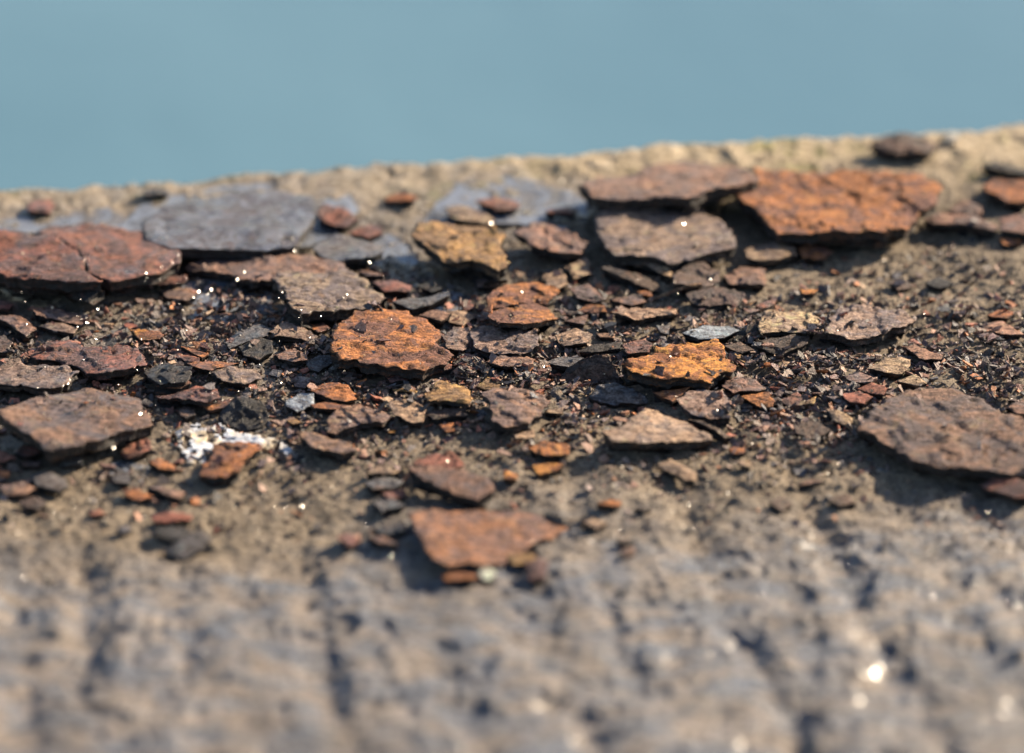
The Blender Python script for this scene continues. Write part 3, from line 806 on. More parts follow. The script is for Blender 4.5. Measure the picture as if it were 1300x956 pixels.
 ('F', F, 'red', 1.2, 0, .0, 'small red flake in the shadow under the front edge of the central orange flake', [(658, 407), (770, 410), (782, 435), (690, 447)], {}),
 ('F', F, 'brown', 1.2, 0, .0, 'narrow brown flake in the shadow under the left front of the central orange flake', [(440, 392), (560, 396), (552, 417), (460, 412)], {}),
 ('F', F, 'red', 1.2, 0, .0, 'reddish flake under the right tip of the central orange flake', [(908, 372), (1000, 362), (1002, 387), (920, 397)], {}),
 ('F', F, 'greybrown', 2.2, 1, .0, 'grey-brown slab against the right tip of the central orange flake', [(950, 222), (1010, 172), (1090, 175), (1102, 240), (1060, 292), (980, 282)], {}),
 ('F', F, 'tan', 1.8, 0, .0, 'sandy brown flake just behind the right side of the central orange flake', [(840, 132), (900, 102), (960, 112), (962, 150), (900, 162)], {}),
 ('F', F, 'brown', 1.6, 1, .0, 'brown flake in front of the wide banded grey slab', [(1168, 342), (1240, 308), (1330, 305), (1420, 330), (1400, 362), (1260, 372)], {}),
 ('F', F, 'ochre', 1.6, 1, .0, 'small ochre flake right of the golden one', [(1118, 472), (1180, 422), (1262, 470), (1200, 492)], {'slope': (0, .2)}),
 ('.', F, 'brown', 2.6, 2, .0, 'broad brown flake with a ragged rim, right of the golden ochre flake', [(612, 500), (628, 492), (665, 493), (692, 502), (699, 510), (688, 524), (672, 535), (640, 537), (626, 532), (622, 515)], {}),
 ('F', F, 'brown', 2.0, 1, .0, 'long brown flake below the two-layered one, right of the white splash', [(228, 712), (300, 700), (390, 735), (490, 755), (527, 790), (440, 807), (300, 782)], {}),
 ('F', F, 'orange', 1.0, 0, .0, 'tiny orange chip above the dark slab under the broad brown flake', [(930, 662), (1010, 655), (1012, 690), (970, 700)], {}),
 ('F', F, 'bright', 1.0, 0, .0, 'tiny glowing orange chip below the tan-orange flake', [(675, 692), (715, 688), (717, 703), (680, 706)], {}),
 ('F', F, 'orange', 1.2, 0, .0, 'small orange chip on sand well below the tan-orange flake', [(610, 792), (680, 790), (650, 812)], {}),
 ('F', F, 'ochre', 1.2, 0, .0, 'small ochre chip between the silver flake and the long brown one', [(168, 642), (220, 633), (252, 655), (200, 662)], {}),
 ('F', F, 'ochre', 1.0, 0, .0, 'thin layered ochre chip directly above the golden ochre flake', [(700, 477), (780, 480), (852, 490), (830, 502), (720, 494)], {}),
 ('F', F, 'greybrown', 2.0, 1, .1, 'greyish upright chip just above the shiny silver flake', [(208, 440), (240, 418), (300, 430), (262, 482), (212, 472)], {'slope': (0, .3)}),
 # ---- centre right
 ('G', F, 'bright', 3.0, 3, .0, 'bright orange cracked flake right of the dark leaning one', [(578, 362), (640, 340), (720, 310), (760, 280), (880, 268), (1060, 248), (1102, 290), (1162, 380), (1130, 412), (1080, 420), (1040, 457), (880, 432), (780, 432), (680, 422), (610, 392)], {}),
 ('G', F, 'umber', 1.6, 4, .0, 'dark olive-brown flake leaning up on edge, left of the bright orange cracked one', [(258, 472), (310, 390), (400, 335), (460, 312), (530, 322), (560, 390), (600, 452), (460, 458), (400, 488), (300, 490)], {'slope': (.12, 1.15), 'lift': 1.0, 'smoothness': .5}),
 ('G', F, 'slate', 3.4, 3, .3, 'blue-black angular lump below the dark leaning flake', [(420, 512), (460, 470), (560, 463), (680, 500), (722, 530), (690, 552), (560, 560), (480, 542)], {'slope': (0, .22)}),
 ('G', F, 'greybrown', 2.4, 2, .0, 'brown flake with one orange corner, below the bright orange cracked one', [(858, 542), (920, 490), (960, 473), (1090, 478), (1122, 530), (1142, 570), (1130, 632), (1020, 632), (930, 612)], {'slope': (0, .12)}),
 ('G', F, 'orange', 1.4, 1, .0, 'orange-red strip on the left of the brown flake with one orange corner', [(740, 507), (820, 490), (935, 480), (880, 520), (840, 547)], {}),
 ('G', F, 'tan', 2.8, 2, .45, 'large tan flake with a bluish wet streak, casting a long shadow on the sand', [(488, 692), (600, 660), (700, 580), (760, 588), (900, 630), (960, 680), (1040, 710), (1042, 740), (900, 742), (700, 747), (540, 742)], {'smoothness': .4}),
 ('G', F, 'umber', 1.2, 3, .0, 'slim dark sliver lying across the right end of the bluish streaked tan flake', [(918, 632), (990, 642), (1142, 720), (1100, 727), (1000, 662)], {}),
 ('G', F, 'red', 2.2, 4, .0, 'dark reddish block behind the left end of the bright orange cracked flake', [(588, 262), (700, 240), (740, 260), (730, 302), (610, 312)], {}),
 ('G', F, 'black', 1.8, 2, .1, 'long black slab left of the dark reddish block', [(348, 292), (450, 260), (592, 243), (582, 282), (430, 302)], {'slope': (0, .2)}),
 ('.', F, 'greybrown', 2.2, 2, .0, 'wide banded grey slab right of the central orange flake', [(597, 420), (615, 411), (645, 409), (680, 414), (684, 440), (660, 447), (625, 446), (602, 440)], {}),
 ('G', F, 'tan', 1.8, 1, .0, 'layered tan-grey slab right of the wide banded grey one', [(250, 215), (360, 180), (442, 200), (412, 252), (300, 267)], {}),
 ('G', F, 'slate', 1.4, 1, .2, 'thin grey shard just behind the dark leaning flake', [(198, 342), (300, 315), (430, 320), (442, 340), (330, 372)], {}),
 ('G', F, 'tan', 2.2, 1, .0, 'pale tan flake with a dark front edge, below the thin twig', [(538, 92), (660, 75), (860, 90), (872, 110), (770, 112), (660, 142), (590, 122)], {}),
 ('G', F, 'orange', 2.2, 1, .0, 'orange flake with a thick black edge, left of the pale tan one', [(358, 97), (420, 55), (500, 65), (512, 100), (440, 102)], {}),
 ('G', F, 'steel', 1.8, 1, .5, 'smooth greyish flake with orange rim, behind the bright orange cracked one', [(888, 212), (1000, 170), (1130, 170), (1182, 190), (1100, 232), (970, 242)], {'smoothness': .7}),
 ('G', F, 'black', 2.4, 2, .1, 'black slab standing right of the smooth greyish flake', [(1110, 242), (1170, 200), (1250, 150), (1282, 190), (1230, 232), (1130, 262)], {'slope': (.1, .35)}),
 ('G', F, 'umber', 1.8, 2, .0, 'small dark brown flake in front of the black standing slab', [(1098, 267), (1180, 240), (1252, 280), (1190, 302)], {}),
 ('G', F, 'purple', 2.0, 1, .1, 'grey-purple flake at the right end of the bright orange cracked one', [(1088, 462), (1130, 422), (1220, 420), (1310, 480), (1300, 492), (1150, 502)], {}),
 ('.', F, 'orange', 2.2, 2, .0, 'orange flake with dark front, below the grey-purple one', [(941, 503), (955, 497), (976, 496), (984, 508), (982, 514), (960, 512)], {}),
 ('G', F, 'orange', 3.2, 1, .0, 'thick tan-orange flake casting a dark shadow, in the sand below the broad brown flake', [(118, 772), (200, 740), (330, 770), (322, 812), (200, 812)], {}),
 ('G', F, 'bright', 1.8, 1, .0, 'small rounded orange flake in front of the thick tan-orange one', [(138, 872), (210, 855), (297, 865), (270, 890), (170, 912)], {}),
 ('G', F, 'bright', 2.0, 1, .0, 'small orange nugget left of the small rounded orange flake', [(-5, 890), (70, 910), (62, 940), (-5, 935)], {}),
 ('G', F, 'tan', 2.6, 1, .0, 'pinkish tan elongated flake on open sand below the bluish streaked one', [(768, 862), (830, 838), (962, 905), (962, 945), (900, 942), (800, 892)], {'smoothness': .5}),
 ('G', F, 'orange', 1.4, 0, .0, 'small orange flake on open sand right of the pinkish tan one', [(1120, 782), (1210, 775), (1202, 807), (1140, 807)], {}),
 ('G', F, 'tan', 1.6, 0, .0, 'small tan flake on open sand below the small orange one', [(1168, 847), (1240, 860), (1232, 882), (1180, 872)], {}),
 ('G', F, 'tan', 1.2, 0, .0, 'tan chip directly below the blue-black angular lump', [(198, 592), (300, 580), (292, 612), (210, 607)], {}),
 ('G', F, 'tan', 1.6, 0, .0, 'tan-orange chip under the broad brown flake, above the thick tan-orange one', [(38, 712), (150, 690), (152, 730), (60, 742)], {}),
 ('G', F, 'purple', 1.6, 0, .1, 'purple-black flake right of the orange pair', [(298, 142), (420, 108), (402, 157)], {}),
 ('G', F, 'black', 1.4, 0, .1, 'small black shard above the dark reddish block', [(448, 152), (522, 190), (470, 182)], {}),
 ('G', F, 'slate', 1.8, 0, .2, 'small grey block left of the smooth greyish flake', [(758, 167), (830, 163), (822, 210), (780, 202)], {}),
 ('G', F, 'brown', 1.4, 0, .0, 'brown layered chip behind the dark reddish block', [(458, 202), (560, 205), (552, 227), (480, 227)], {}),
 # ---- right
 ('H', F, 'tan', 2.4, 2, .0, 'large tan flake left of the wide grey-brown one at the right', [(0, 152), (50, 85), (180, 78), (320, 120), (312, 162), (260, 197), (130, 190), (20, 202)], {}),
 ('H', F, 'greybrown', 2.6, 2, .1, 'wide grey-brown flake with dark shadowed front, on the sand at the right', [(338, 192), (350, 130), (390, 90), (460, 58), (560, 62), (690, 95), (760, 140), (772, 152), (710, 180), (600, 202), (500, 212), (400, 207)], {}),
 ('H', F, 'umber', 2.0, 3, .0, 'dark brown flake tilted under the front of the large tan one', [(-10, 242), (120, 215), (190, 203), (260, 225), (252, 252), (120, 302), (20, 272)], {'slope': (-.05, .3)}),
 ('H', F, 'brown', 1.6, 1, .0, 'brown flake pointing right, below the wide grey-brown one', [(718, 262), (760, 245), (902, 300), (892, 322), (800, 322)], {}),
 ('H', F, 'tan', 2.2, 2, .0, 'tan flake with a ragged black front, above the big coarse flake', [(540, 367), (640, 320), (752, 320), (742, 360), (700, 397), (620, 392)], {}),
 ('H', F, 'orange', 1.8, 1, .0, 'orange-red flake on the sand near the right side', [(1118, 112), (1180, 85), (1252, 95), (1222, 127), (1150, 122)], {}),
 ('H', F, 'brown', 1.8, 0, .0, 'brown flake in front of the orange-red one near the right side', [(1088, 152), (1200, 140), (1300, 200), (1230, 207), (1110, 182)], {}),
 ('H', F, 'purple', 2.4, 2, .05, 'biggest coarse dark brown flake, at the right side with grainy pitted surface', [(478, 672), (560, 592), (650, 520), (720, 480), (820, 455), (1000, 490), (1090, 512), (1180, 578), (1280, 602), (1400, 640), (1440, 760), (1400, 870), (1050, 862), (940, 852), (780, 822), (680, 762), (600, 722)], {'lift': 0.2}),
 ('H', F, 'red', 1.8, 2, .0, 'upper of two small red-brown flakes left of the biggest coarse one', [(488, 462), (560, 438), (642, 460), (622, 492), (540, 487)], {}),
 ('H', F, 'red', 1.8, 2, .0, 'lower purple-brown one of the two small flakes left of the biggest coarse one', [(408, 492), (500, 475), (567, 510), (530, 542), (450, 532)], {}),
 ('H', F, 'tan', 2.0, 2, .0, 'tan-orange flake tilted upright against the left corner of the biggest coarse one', [(338, 562), (400, 570), (467, 610), (462, 672), (380, 622)], {'slope': (-.1, .45)}),
 ('H', F, 'umber', 2.2, 1, .0, 'brown flake with a pale grey top, left of the upright tan-orange one', [(178, 652), (270, 610), (372, 680), (280, 712), (190, 692)], {'slope': (0, .18)}),
 ('H', F, 'red', 2.0, 2, .0, 'dark wine-red chip right of the orange flake with dark front', [(118, 522), (200, 480), (222, 510), (207, 552), (150, 547)], {'slope': (0, .3)}),
 ('H', F, 'ochre', 1.6, 2, .0, 'translucent-looking ochre chip beside the dark wine-red one', [(223, 542), (292, 500), (282, 542)], {'slope': (0, .3)}),
 ('H', F, 'greybrown', 1.6, 1, .0, 'grey slat pointing down right, between the wine-red chip and the small red-brown flakes', [(338, 502), (380, 490), (462, 552), (430, 562)], {}),
 ('H', F, 'brown', 2.0, 1, .0, 'brown flake at the right side, just behind the biggest coarse one', [(1208, 562), (1290, 520), (1360, 555), (1360, 592), (1260, 590)], {}),
 ('H', F, 'greybrown', 1.6, 1, .0, 'greyish flake left of the tan one with a ragged front', [(428, 412), (500, 385), (572, 410), (562, 432), (470, 437)], {}),
 ('H', F, 'tan', 1.2, 0, .0, 'tiny tan chip below the dark tilted flake under the large tan one', [(123, 337), (180, 333), (177, 360), (130, 362)], {}),
 ('H', F, 'tan', 1.6, 0, .0, 'flat sandy flake behind the top corner of the biggest coarse one', [(680, 437), (760, 400), (832, 445), (780, 458)], {}),
 # ---- nearer
 ('J', F, 'red', 2.4, 1, .2, 'pinkish-brown flake on the rear of a bigger one, below the broad brown flake', [(800, 112), (870, 60), (1000, 50), (1062, 110), (1010, 142), (900, 142)], {}),
 ('J', F, 'purple', 2.6, 2, .0, 'purplish brown slab in front of the pinkish-brown flake', [(778, 145), (900, 130), (1060, 150), (1200, 200), (1212, 260), (1120, 302), (980, 252), (860, 212)], {}),
 ('.', F, 'rustred', 1.2, 2, .5, 'nearest large flake, red-orange with a bluish sheen, lying out of focus in the foreground', [(517, 652), (548, 644), (600, 645), (660, 648), (700, 658), (726, 672), (708, 682), (678, 690), (660, 702), (640, 712), (600, 716), (564, 716), (548, 708), (534, 685)], {'smoothness': .4}),
 ('J', F, 'orange', 2.4, 0, .0, 'small orange flake just in front of the nearest large flake', [(948, 682), (1000, 655), (1112, 660), (1122, 692), (980, 702)], {}),
 ('J', 'pebble', 'pale', 4.0, 0, .1, 'small pale pebble touching the front of the nearest large flake', [(1130, 650), (1150, 628), (1182, 620), (1210, 642), (1215, 668), (1190, 695), (1155, 692), (1135, 672)], {'cat': 'pebble'}),
 ('K', F, 'red', 3.4, 1, .1, 'dark red lump at the right front of the nearest large flake', [(105, 602), (170, 580), (222, 592), (212, 680), (130, 692)], {}),
 ('K', F, 'ochre', 2.4, 0, .0, 'ochre flake tucked under the nearest large flake on its right', [(10, 562), (150, 560), (172, 600), (40, 612)], {}),
 ('J', F, 'slate', 2.0, 2, .5, 'bluish grey flake forming the middle of the small stack left of the purplish slab', [(560, 200), (600, 180), (680, 168), (762, 200), (740, 217), (600, 237)], {}),
 ('J', F, 'tan', 2.4, 1, .0, 'tan flake at the rear of the small stack left of the purplish slab', [(568, 165), (620, 120), (742, 150), (705, 168)], {}),
 ('J', F, 'red', 1.8, 0, .0, 'red flake low in the small stack, under the bluish grey one', [(640, 252), (760, 230), (762, 272), (680, 292)], {}),
 ('J', F, 'slate', 2.4, 1, .4, 'dark grey flake at the front foot of the small stack', [(598, 302), (690, 270), (764, 312), (650, 352)], {}),
 ('J', F, 'red', 2.0, 1, .0, 'small red-brown flake alone on grooved stone left of the nearest large flake', [(418, 482), (480, 450), (552, 500), (490, 527)], {}),
 ('J', F, 'brown', 1.6, 0, .0, 'faint brown flake just left of the nearest large flake', [(578, 482), (650, 470), (732, 520), (650, 512)], {}),
 ('J', F, 'slate', 1.8, 0, .2, 'dark slate flake in the gap between the small stack and the nearest large flake', [(598, 432), (720, 420), (782, 450), (650, 472)], {}),
 ('K', F, 'orange', 1.6, 0, .0, 'slim orange flake on sand right of and beyond the nearest large flake', [(458, 312), (510, 290), (592, 300), (572, 327)], {}),
 ('K', F, 'tan', 2.0, 0, .0, 'pinkish flake with dark front, on sand right of the nearest large flake', [(378, 412), (440, 390), (522, 410), (460, 437)], {}),
 ('K', F, 'umber', 1.6, 0, .1, 'small dark flake above the purple one, on the blurred stone in the right foreground', [(560, 502), (600, 480), (642, 500), (600, 512)], {}),
 ('K', F, 'purple', 2.2, 0, .1, 'purple lump on the blurred stone right of the nearest large flake', [(578, 545), (650, 520), (654, 560), (600, 577)], {}),
 ('K', F, 'umber', 1.2, 0, .1, 'thin dark flake on sand beside the slim orange one', [(650, 332), (740, 325), (702, 347)], {}),
 ('L', F, 'red', 2.6, 1, .0, 'pinkish brown flake at the right side, in front of the biggest coarse one', [(1083, 222), (1150, 180), (1230, 175), (1330, 195), (1330, 270), (1240, 267), (1130, 247)], {'smoothness': .4}),
 ('L', F, 'umber', 2.4, 0, .3, 'dark bluish lump on open sand, left of its flatter neighbour in the right foreground', [(60, 292), (130, 260), (182, 300), (120, 337)], {}),
 ('L', F, 'umber', 2.0, 0, .1, 'dark flat flake on open sand, right of the dark bluish lump', [(348, 272), (430, 250), (492, 290), (400, 312)], {}),
 ('L', F, 'brown', 1.6, 0, .0, 'small brown flake half sunk in sand, left below the biggest coarse one', [(200, 212), (260, 187), (332, 192), (250, 207)], {}),
]

FLAKES.sort(key=lambda r: (r[4], -to_px(r[0], r[7])[:, 1].mean()))
for k, (view, name, kind, thick, prio, wet, label, pts, opt) in enumerate(FLAKES):
    lay_flake(view, name, kind, thick, prio, wet, label, pts, seed=101 + 13 * k, **opt)

# ------------------------------------------------------------------ the thin stick
def stick(view, p0, p1, rad, label):
    A, B = ground_point(to_px(view, [p0, p1]), 0, 0, 3.0)
    za, zb = float(rest_at(A[0], A[1])) + rad * 0.8, float(rest_at(B[0], B[1])) + rad * 0.8
    A, B = ground_point(to_px(view, [p0]), 0, 0, za)[0], ground_point(to_px(view, [p1]), 0, 0, zb)[0]
    ax = (B - A) / np.linalg.norm(B - A)
    s = np.cross(ax, [0, 0, 1.0])
    s /= np.linalg.norm(s)
    t = np.cross(s, ax)
    V, Q = [], []
    n, m = 14, 7
    for i in range(n):
        f = i / (n - 1)
        c = A + (B - A) * f + s * 0.5 * math.sin(5 * f) + t * 0.9 * math.sin(math.pi * f)
        r = rad * (0.45 + 0.75 * f ** 0.5) * (1 + 0.15 * math.sin(9 * f))
        for j in range(m):
            g = 2 * math.pi * j / m
            V.append(c + s * r * math.cos(g) * 1.2 + t * r * 0.75 * math.sin(g) * (1 + 0.2 * math.sin(3 * g + 4 * f)))
    for i in range(n - 1):
        for j in range(m):
            Q.append((i * m + j, i * m + (j + 1) % m, (i + 1) * m + (j + 1) % m, (i + 1) * m + j))
    Q.append(tuple(range(m - 1, -1, -1)))
    Q.append(tuple((n - 1) * m + j for j in range(m)))
    ob = mesh_from("twig", V, Q, [M_TOP], (A + B) / 2, False)
    ob.color = (0.36, 0.20, 0.10, 1)
    ob["accent"] = [0.26, 0.14, 0.08]
    ob["wet"] = 0.0
    ob["label"], ob["category"] = label, "twig"


stick('C', (735, 872), (992, 797), 0.55, 'thin light brown twig slanting among the dark flakes, at the centre right')

# ------------------------------------------------------------------ white splash
def splash():
    P = ground_point(np.array([(219, 546), (236, 535), (262, 530), (286, 534), (302, 543), (330, 546), (350, 553), (376, 570), (366, 578),
                               (330, 574), (306, 570), (286, 580), (262, 588), (236, 584), (226, 566)]), 0, 0, 0.6)[:, :2]
    ys, xs = window_of(P)
    s = 0.55
    X, Y = np.meshgrid(np.arange(P[:, 0].min() - 1, P[:, 0].max() + 1, s), np.arange(P[:, 1].min() - 1, P[:, 1].max() + 1, s))
    m = inside(P + 0, X + 1.2 * fbm(X / 4, Y / 4, 5), Y + 1.2 * fbm(X / 4, Y / 4, 6))
    m &= fbm(X / 3.2, Y / 5, 83, 5, 0.75) > -0.17
    Z = ground_h(X, Y)
    Z = 0.45 * Z + 0.55 * rest_soft(X, Y) + 0.32 + 0.12 * fbm(X / 2.5, Y / 2.5, 8, 3)
    idx = -np.ones(X.shape, int)
    V, Q = [], []
    for j, i in zip(*np.nonzero(m)):
        idx[j, i] = len(V)
        V.append((X[j, i], Y[j, i], Z[j, i]))
    top = len(V)
    V += [(x, y, z - 0.8) for x, y, z in V]
    for j in range(X.shape[0] - 1):
        for i in range(X.shape[1] - 1):
            q = (idx[j, i], idx[j, i + 1], idx[j + 1, i + 1], idx[j + 1, i])
            if min(q) >= 0:
                Q.append(q)
                for a, b, dj, di in ((0, 1, -1, 0), (1, 2, 0, 1), (2, 3, 1, 0), (3, 0, 0, -1)):
                    jj, ii = j + dj, i + di
                    nb = (idx[jj:jj + 2, ii:ii + 2] if jj >= 0 and ii >= 0 else np.array([-1]))
                    if nb.size < 4 or nb.min() < 0:
                        Q.append((q[b], q[a], q[a] + top, q[b] + top))
    ob = mesh_from("white_splash", V, Q, [M_SPLASH], P.mean(0).tolist() + [0.0], False)
    ob["label"] = "dried white splash crusted on the sand, under the orange flake and black block"
    ob["category"] = "splash"


def rest_soft(x, y):
    return ground_h(x, y) * 0.3 + 0.35


splash()

# ------------------------------------------------------------------ puddles
PUDDLES = [
    ([(535, 282), (552, 262), (578, 240), (588, 224), (612, 219), (645, 221), (684, 234), (722, 244), (748, 262), (742, 286), (704, 294), (650, 286), (600, 282), (565, 288)], 62),
    ([(150, 292), (180, 262), (222, 246), (300, 236), (380, 232), (448, 238), (446, 254), (456, 268), (440, 286), (425, 300), (394, 314), (300, 322), (200, 318)], 66),
    ([(-20, 290), (0, 280), (60, 270), (138, 262), (158, 272), (150, 288), (90, 292), (40, 300)], 60),
    ([(466, 316), (474, 300), (500, 292), (528, 305), (530, 330), (500, 338), (476, 332)], 55),
    ([(205, 372), (250, 356), (300, 358), (346, 372), (352, 402), (300, 412), (240, 402)], 50),
    ([(530, 380), (560, 366), (590, 372), (600, 388), (570, 396), (540, 392)], 50),
    ([(130, 590), (160, 580), (190, 590), (180, 612), (150, 612)], 45),
]
DAMP = []
for k, (pp, pct) in enumerate(PUDDLES):
    P = ground_point(np.array(pp, float), 0, 0, 0.0)[:, :2]
    ys, xs = window_of(P)
    m = inside(P, RX[ys, xs], RY[ys, xs])
    gz = ground_h(RX[ys, xs], RY[ys, xs])
    z = float(np.percentile(gz[m], pct)) + 0.15
    DAMP.append((P, z))
    O = rough_outline(P, 1.5, 0.7, 900 + k)
    n = len(O)
    V = [(x, y, z) for x, y in O] + [(x, y, z - 6.0) for x, y in O]
    Q = [tuple(range(n))] if np.sum(O[:, 0] * np.roll(O[:, 1], -1) - np.roll(O[:, 0], -1) * O[:, 1]) > 0 else [tuple(range(n - 1, -1, -1))]
    ob = mesh_from("puddle", V[:n], Q, [M_PUDDLE], P.mean(0).tolist() + [z], False)
    ob["kind"] = "structure"

def debris_density(px, py):
    """how thickly the small broken pieces lie, by place in the band between the big flakes"""
    d = np.exp(-((py - 455) / 62.0) ** 2) * (0.45 + 0.75 * np.exp(-((px - 560) / 330.0) ** 2))
    d += 0.7 * np.exp(-((py - 470) / 55.0) ** 2) * np.exp(-((px - 1020) / 130.0) ** 2)
    d += 0.16 * np.exp(-((py - 560) / 60.0) ** 2)
    d += 0.30 * np.exp(-((py - 380) / 45.0) ** 2) * np.exp(-((px - 330) / 260.0) ** 2)
    d += 0.25 * np.exp(-((py - 360) / 60.0) ** 2) * np.exp(-((px - 1180) / 120.0) ** 2)
    return d * (0.35 + 0.65 * (fbm(px / 70.0, py / 35.0, 201, 3) + 0.5))


# ------------------------------------------------------------------ the wall itself
def build_wall():
    def axis(a, b, step, lo, hi, k=14):
        mid = np.arange(a, b + step / 2, step)
        g = np.geomspace(1, 1 + (lo and (a - lo) or 1), k)[1:] - 1
        left = a - g[::-1]
        g2 = np.geomspace(1, 1 + (hi - b), k)[1:] - 1
        return np.r_[left, mid, b + g2]
    U = axis(-182, 182, 0.62, -1500, 1500)
    Vv = np.r_[np.arange(0, 340, 0.62), 340 + (np.geomspace(1, 261, 14)[1:] - 1)]
    u, v = np.meshgrid(U, Vv)
    rim = 2.6 * fbm(u / 21, u * 0 + 0.7, 91, 4, 0.6) + 0.8 * fbm(u / 4, u * 0, 95, 3)
    v2 = v + (rim + 2.0) * np.exp(-v / 10)
    x, y = xy_of(u, v2)
    z = ground_h(x, y)
    inr = (x > GX0) & (x < GX1) & (y > GY0) & (y < GY1)
    cl = np.where(inr, rest_at(x, y, CEIL), 99.0)
    z = np.minimum(z, cl)
    z = z - 5.0 * np.exp(-v / 2.2) * (0.5 + 0.5 * vnoise(u / 5, v * 0, 97))
    # zones
    bare = sstep(190, 245, v + 22 * fbm(u / 30, v / 30, 111, 3))
    lich = sstep(70, 30, v) * sstep(-0.05, 0.35, fbm(u / 18, v / 14, 121, 3))
    damp = np.zeros(x.shape)
    for P, zz in DAMP:
        c = P.mean(0)
        r = np.abs(P - c).max(0)
        d = np.sqrt(((x - c[0]) / r[0]) ** 2 + ((y - c[1]) / r[1]) ** 2)
        damp = np.maximum(damp, sstep(1.5, 0.8, d + 0.35 * fbm(x / 8, y / 8, 131, 3)))
    damp = np.maximum(damp, 0.85 * sstep(20, -60, u) * sstep(190, 120, v))
    damp = np.maximum(damp, 0.75 * bare * sstep(0.1, -0.5, fbm(u / 20, v / 30, 141, 3)))
    nv, nu = u.shape
    pts = np.c_[x.ravel(), y.ravel(), z.ravel()]
    i = np.arange(nv * nu).reshape(nv, nu)
    q = np.stack([i[:-1, :-1], i[1:, :-1], i[1:, 1:], i[:-1, 1:]], -1).reshape(-1, 4)
    cols = np.c_[bare.ravel(), lich.ravel(), damp.ravel()]
    # faces down to the water on the far side, and at the back and ends
    extra, ecol, eq = [], [], []
    base = len(pts)
    border = np.r_[i[0, :], i[1:, -1], i[-1, -2::-1], i[-2:0:-1, 0]]
    nb = len(border)
    rows = [border]
    for dz, off in ((-9, 1.5), (-40, 3.0), (-160, 2.0), (-1300, 0.0)):
        p = pts[border].copy()
        p[:, 2] = dz + 3 * fbm(np.arange(nb) / 14.0, np.arange(nb) * 0 + dz, 151, 3)
        p[:, 0] -= EDGE_NRM[0] * off * (np.arange(nb) < nu)
        p[:, 1] -= EDGE_NRM[1] * off * (np.arange(nb) < nu)
        extra.append(p)
        ecol.append(np.tile([0.0, 0.2, 0.3], (nb, 1)))
        rows.append(np.arange(base, base + nb))
        base += nb
    for a, b in zip(rows[:-1], rows[1:]):
        eq.append(np.stack([a, np.roll(a, -1), np.roll(b, -1), b], -1))
    pts = np.r_[pts, np.concatenate(extra)]
    cols = np.r_[cols, np.concatenate(ecol)]
    ob = fast_mesh("stone_wall", pts, np.r_[q, np.concatenate(eq)], [M_STONE], True, 4)
    set_vertex_colour(ob, cols)
    rim_at = ob.data.attributes.new("rim", 'FLOAT', 'POINT')
    rv = np.zeros(len(pts), np.float32)
    rv[:nv * nu] = (sstep(52, 10, v + 14 * fbm(u / 20, v / 12, 161, 3)) * 0.85).ravel()
    rim_at.data.foreach_set("value", rv)
    d_at = ob.data.attributes.new("dust", 'FLOAT', 'POINT')
    q_ = pts - CAM
    dep = np.maximum(q_ @ FWD, 100.0)
    dv = np.clip(debris_density((q_ @ RGT) / dep * FPX + CX, CY - (q_ @ UPV) / dep * FPX) * 0.72, 0, 1)
    d_at.data.foreach_set("value", dv.astype(np.float32))
    ob["label"] = "weathered sandy stone wall top with worn grooves in front, strewn with rust flakes"
    ob["category"] = "wall"
    return ob


build_wall()

# ------------------------------------------------------------------ rust chips: countable, alike; then crumbs and grains nobody could count
def shard(rs, size, thick):
    n = rs.integers(4, 8)
    an = np.sort(rs.uniform(0, 2 * math.pi, n) * 0.35 + np.arange(n) * 2 * math.pi / n * 0.95)
    rad = size * rs.uniform(0.45, 1.12, n)
    asp = rs.uniform(0.4, 0.95)
    top = np.c_[rad * np.cos(an), rad * np.sin(an) * asp, thick * (0.5 + 0.25 * rs.uniform(-1, 1, n))]
    bot = np.c_[top[:, :2] * rs.uniform(0.7, 1.0, (n, 1)), -thick * (0.5 + 0.2 * rs.uniform(-1, 1, n))]
    V = np.r_[top, bot, [[rs.normal(0, .1) * size, rs.normal(0, .1) * size, thick * 0.62]]]
    T = [(k, (k + 1) % n, 2 * n) for k in range(n)]
    for k in range(n):
        k2 = (k + 1) % n
        T += [(k, n + k, n + k2), (k, n + k2, k2)]
    T += [(n, n + k + 1, n + k) for k in range(1, n - 1)]
    return V, T, n


def rot_of(rs, tilt):
    ax = np.array([rs.normal(0, tilt), rs.normal(0, tilt)])
    cz, sz = math.cos(t := rs.uniform(0, 6.283)), math.sin(t)
    Rz = np.array([[cz, -sz, 0], [sz, cz, 0], [0, 0, 1]])
    cx, sx, cy, sy = math.cos(ax[0]), math.sin(ax[0]), math.cos(ax[1]), math.sin(ax[1])
    return np.array([[cy, 0, sy], [0, 1, 0], [-sy, 0, cy]]) @ np.array([[1, 0, 0], [0, cx, -sx], [0, sx, cx]]) @ Rz


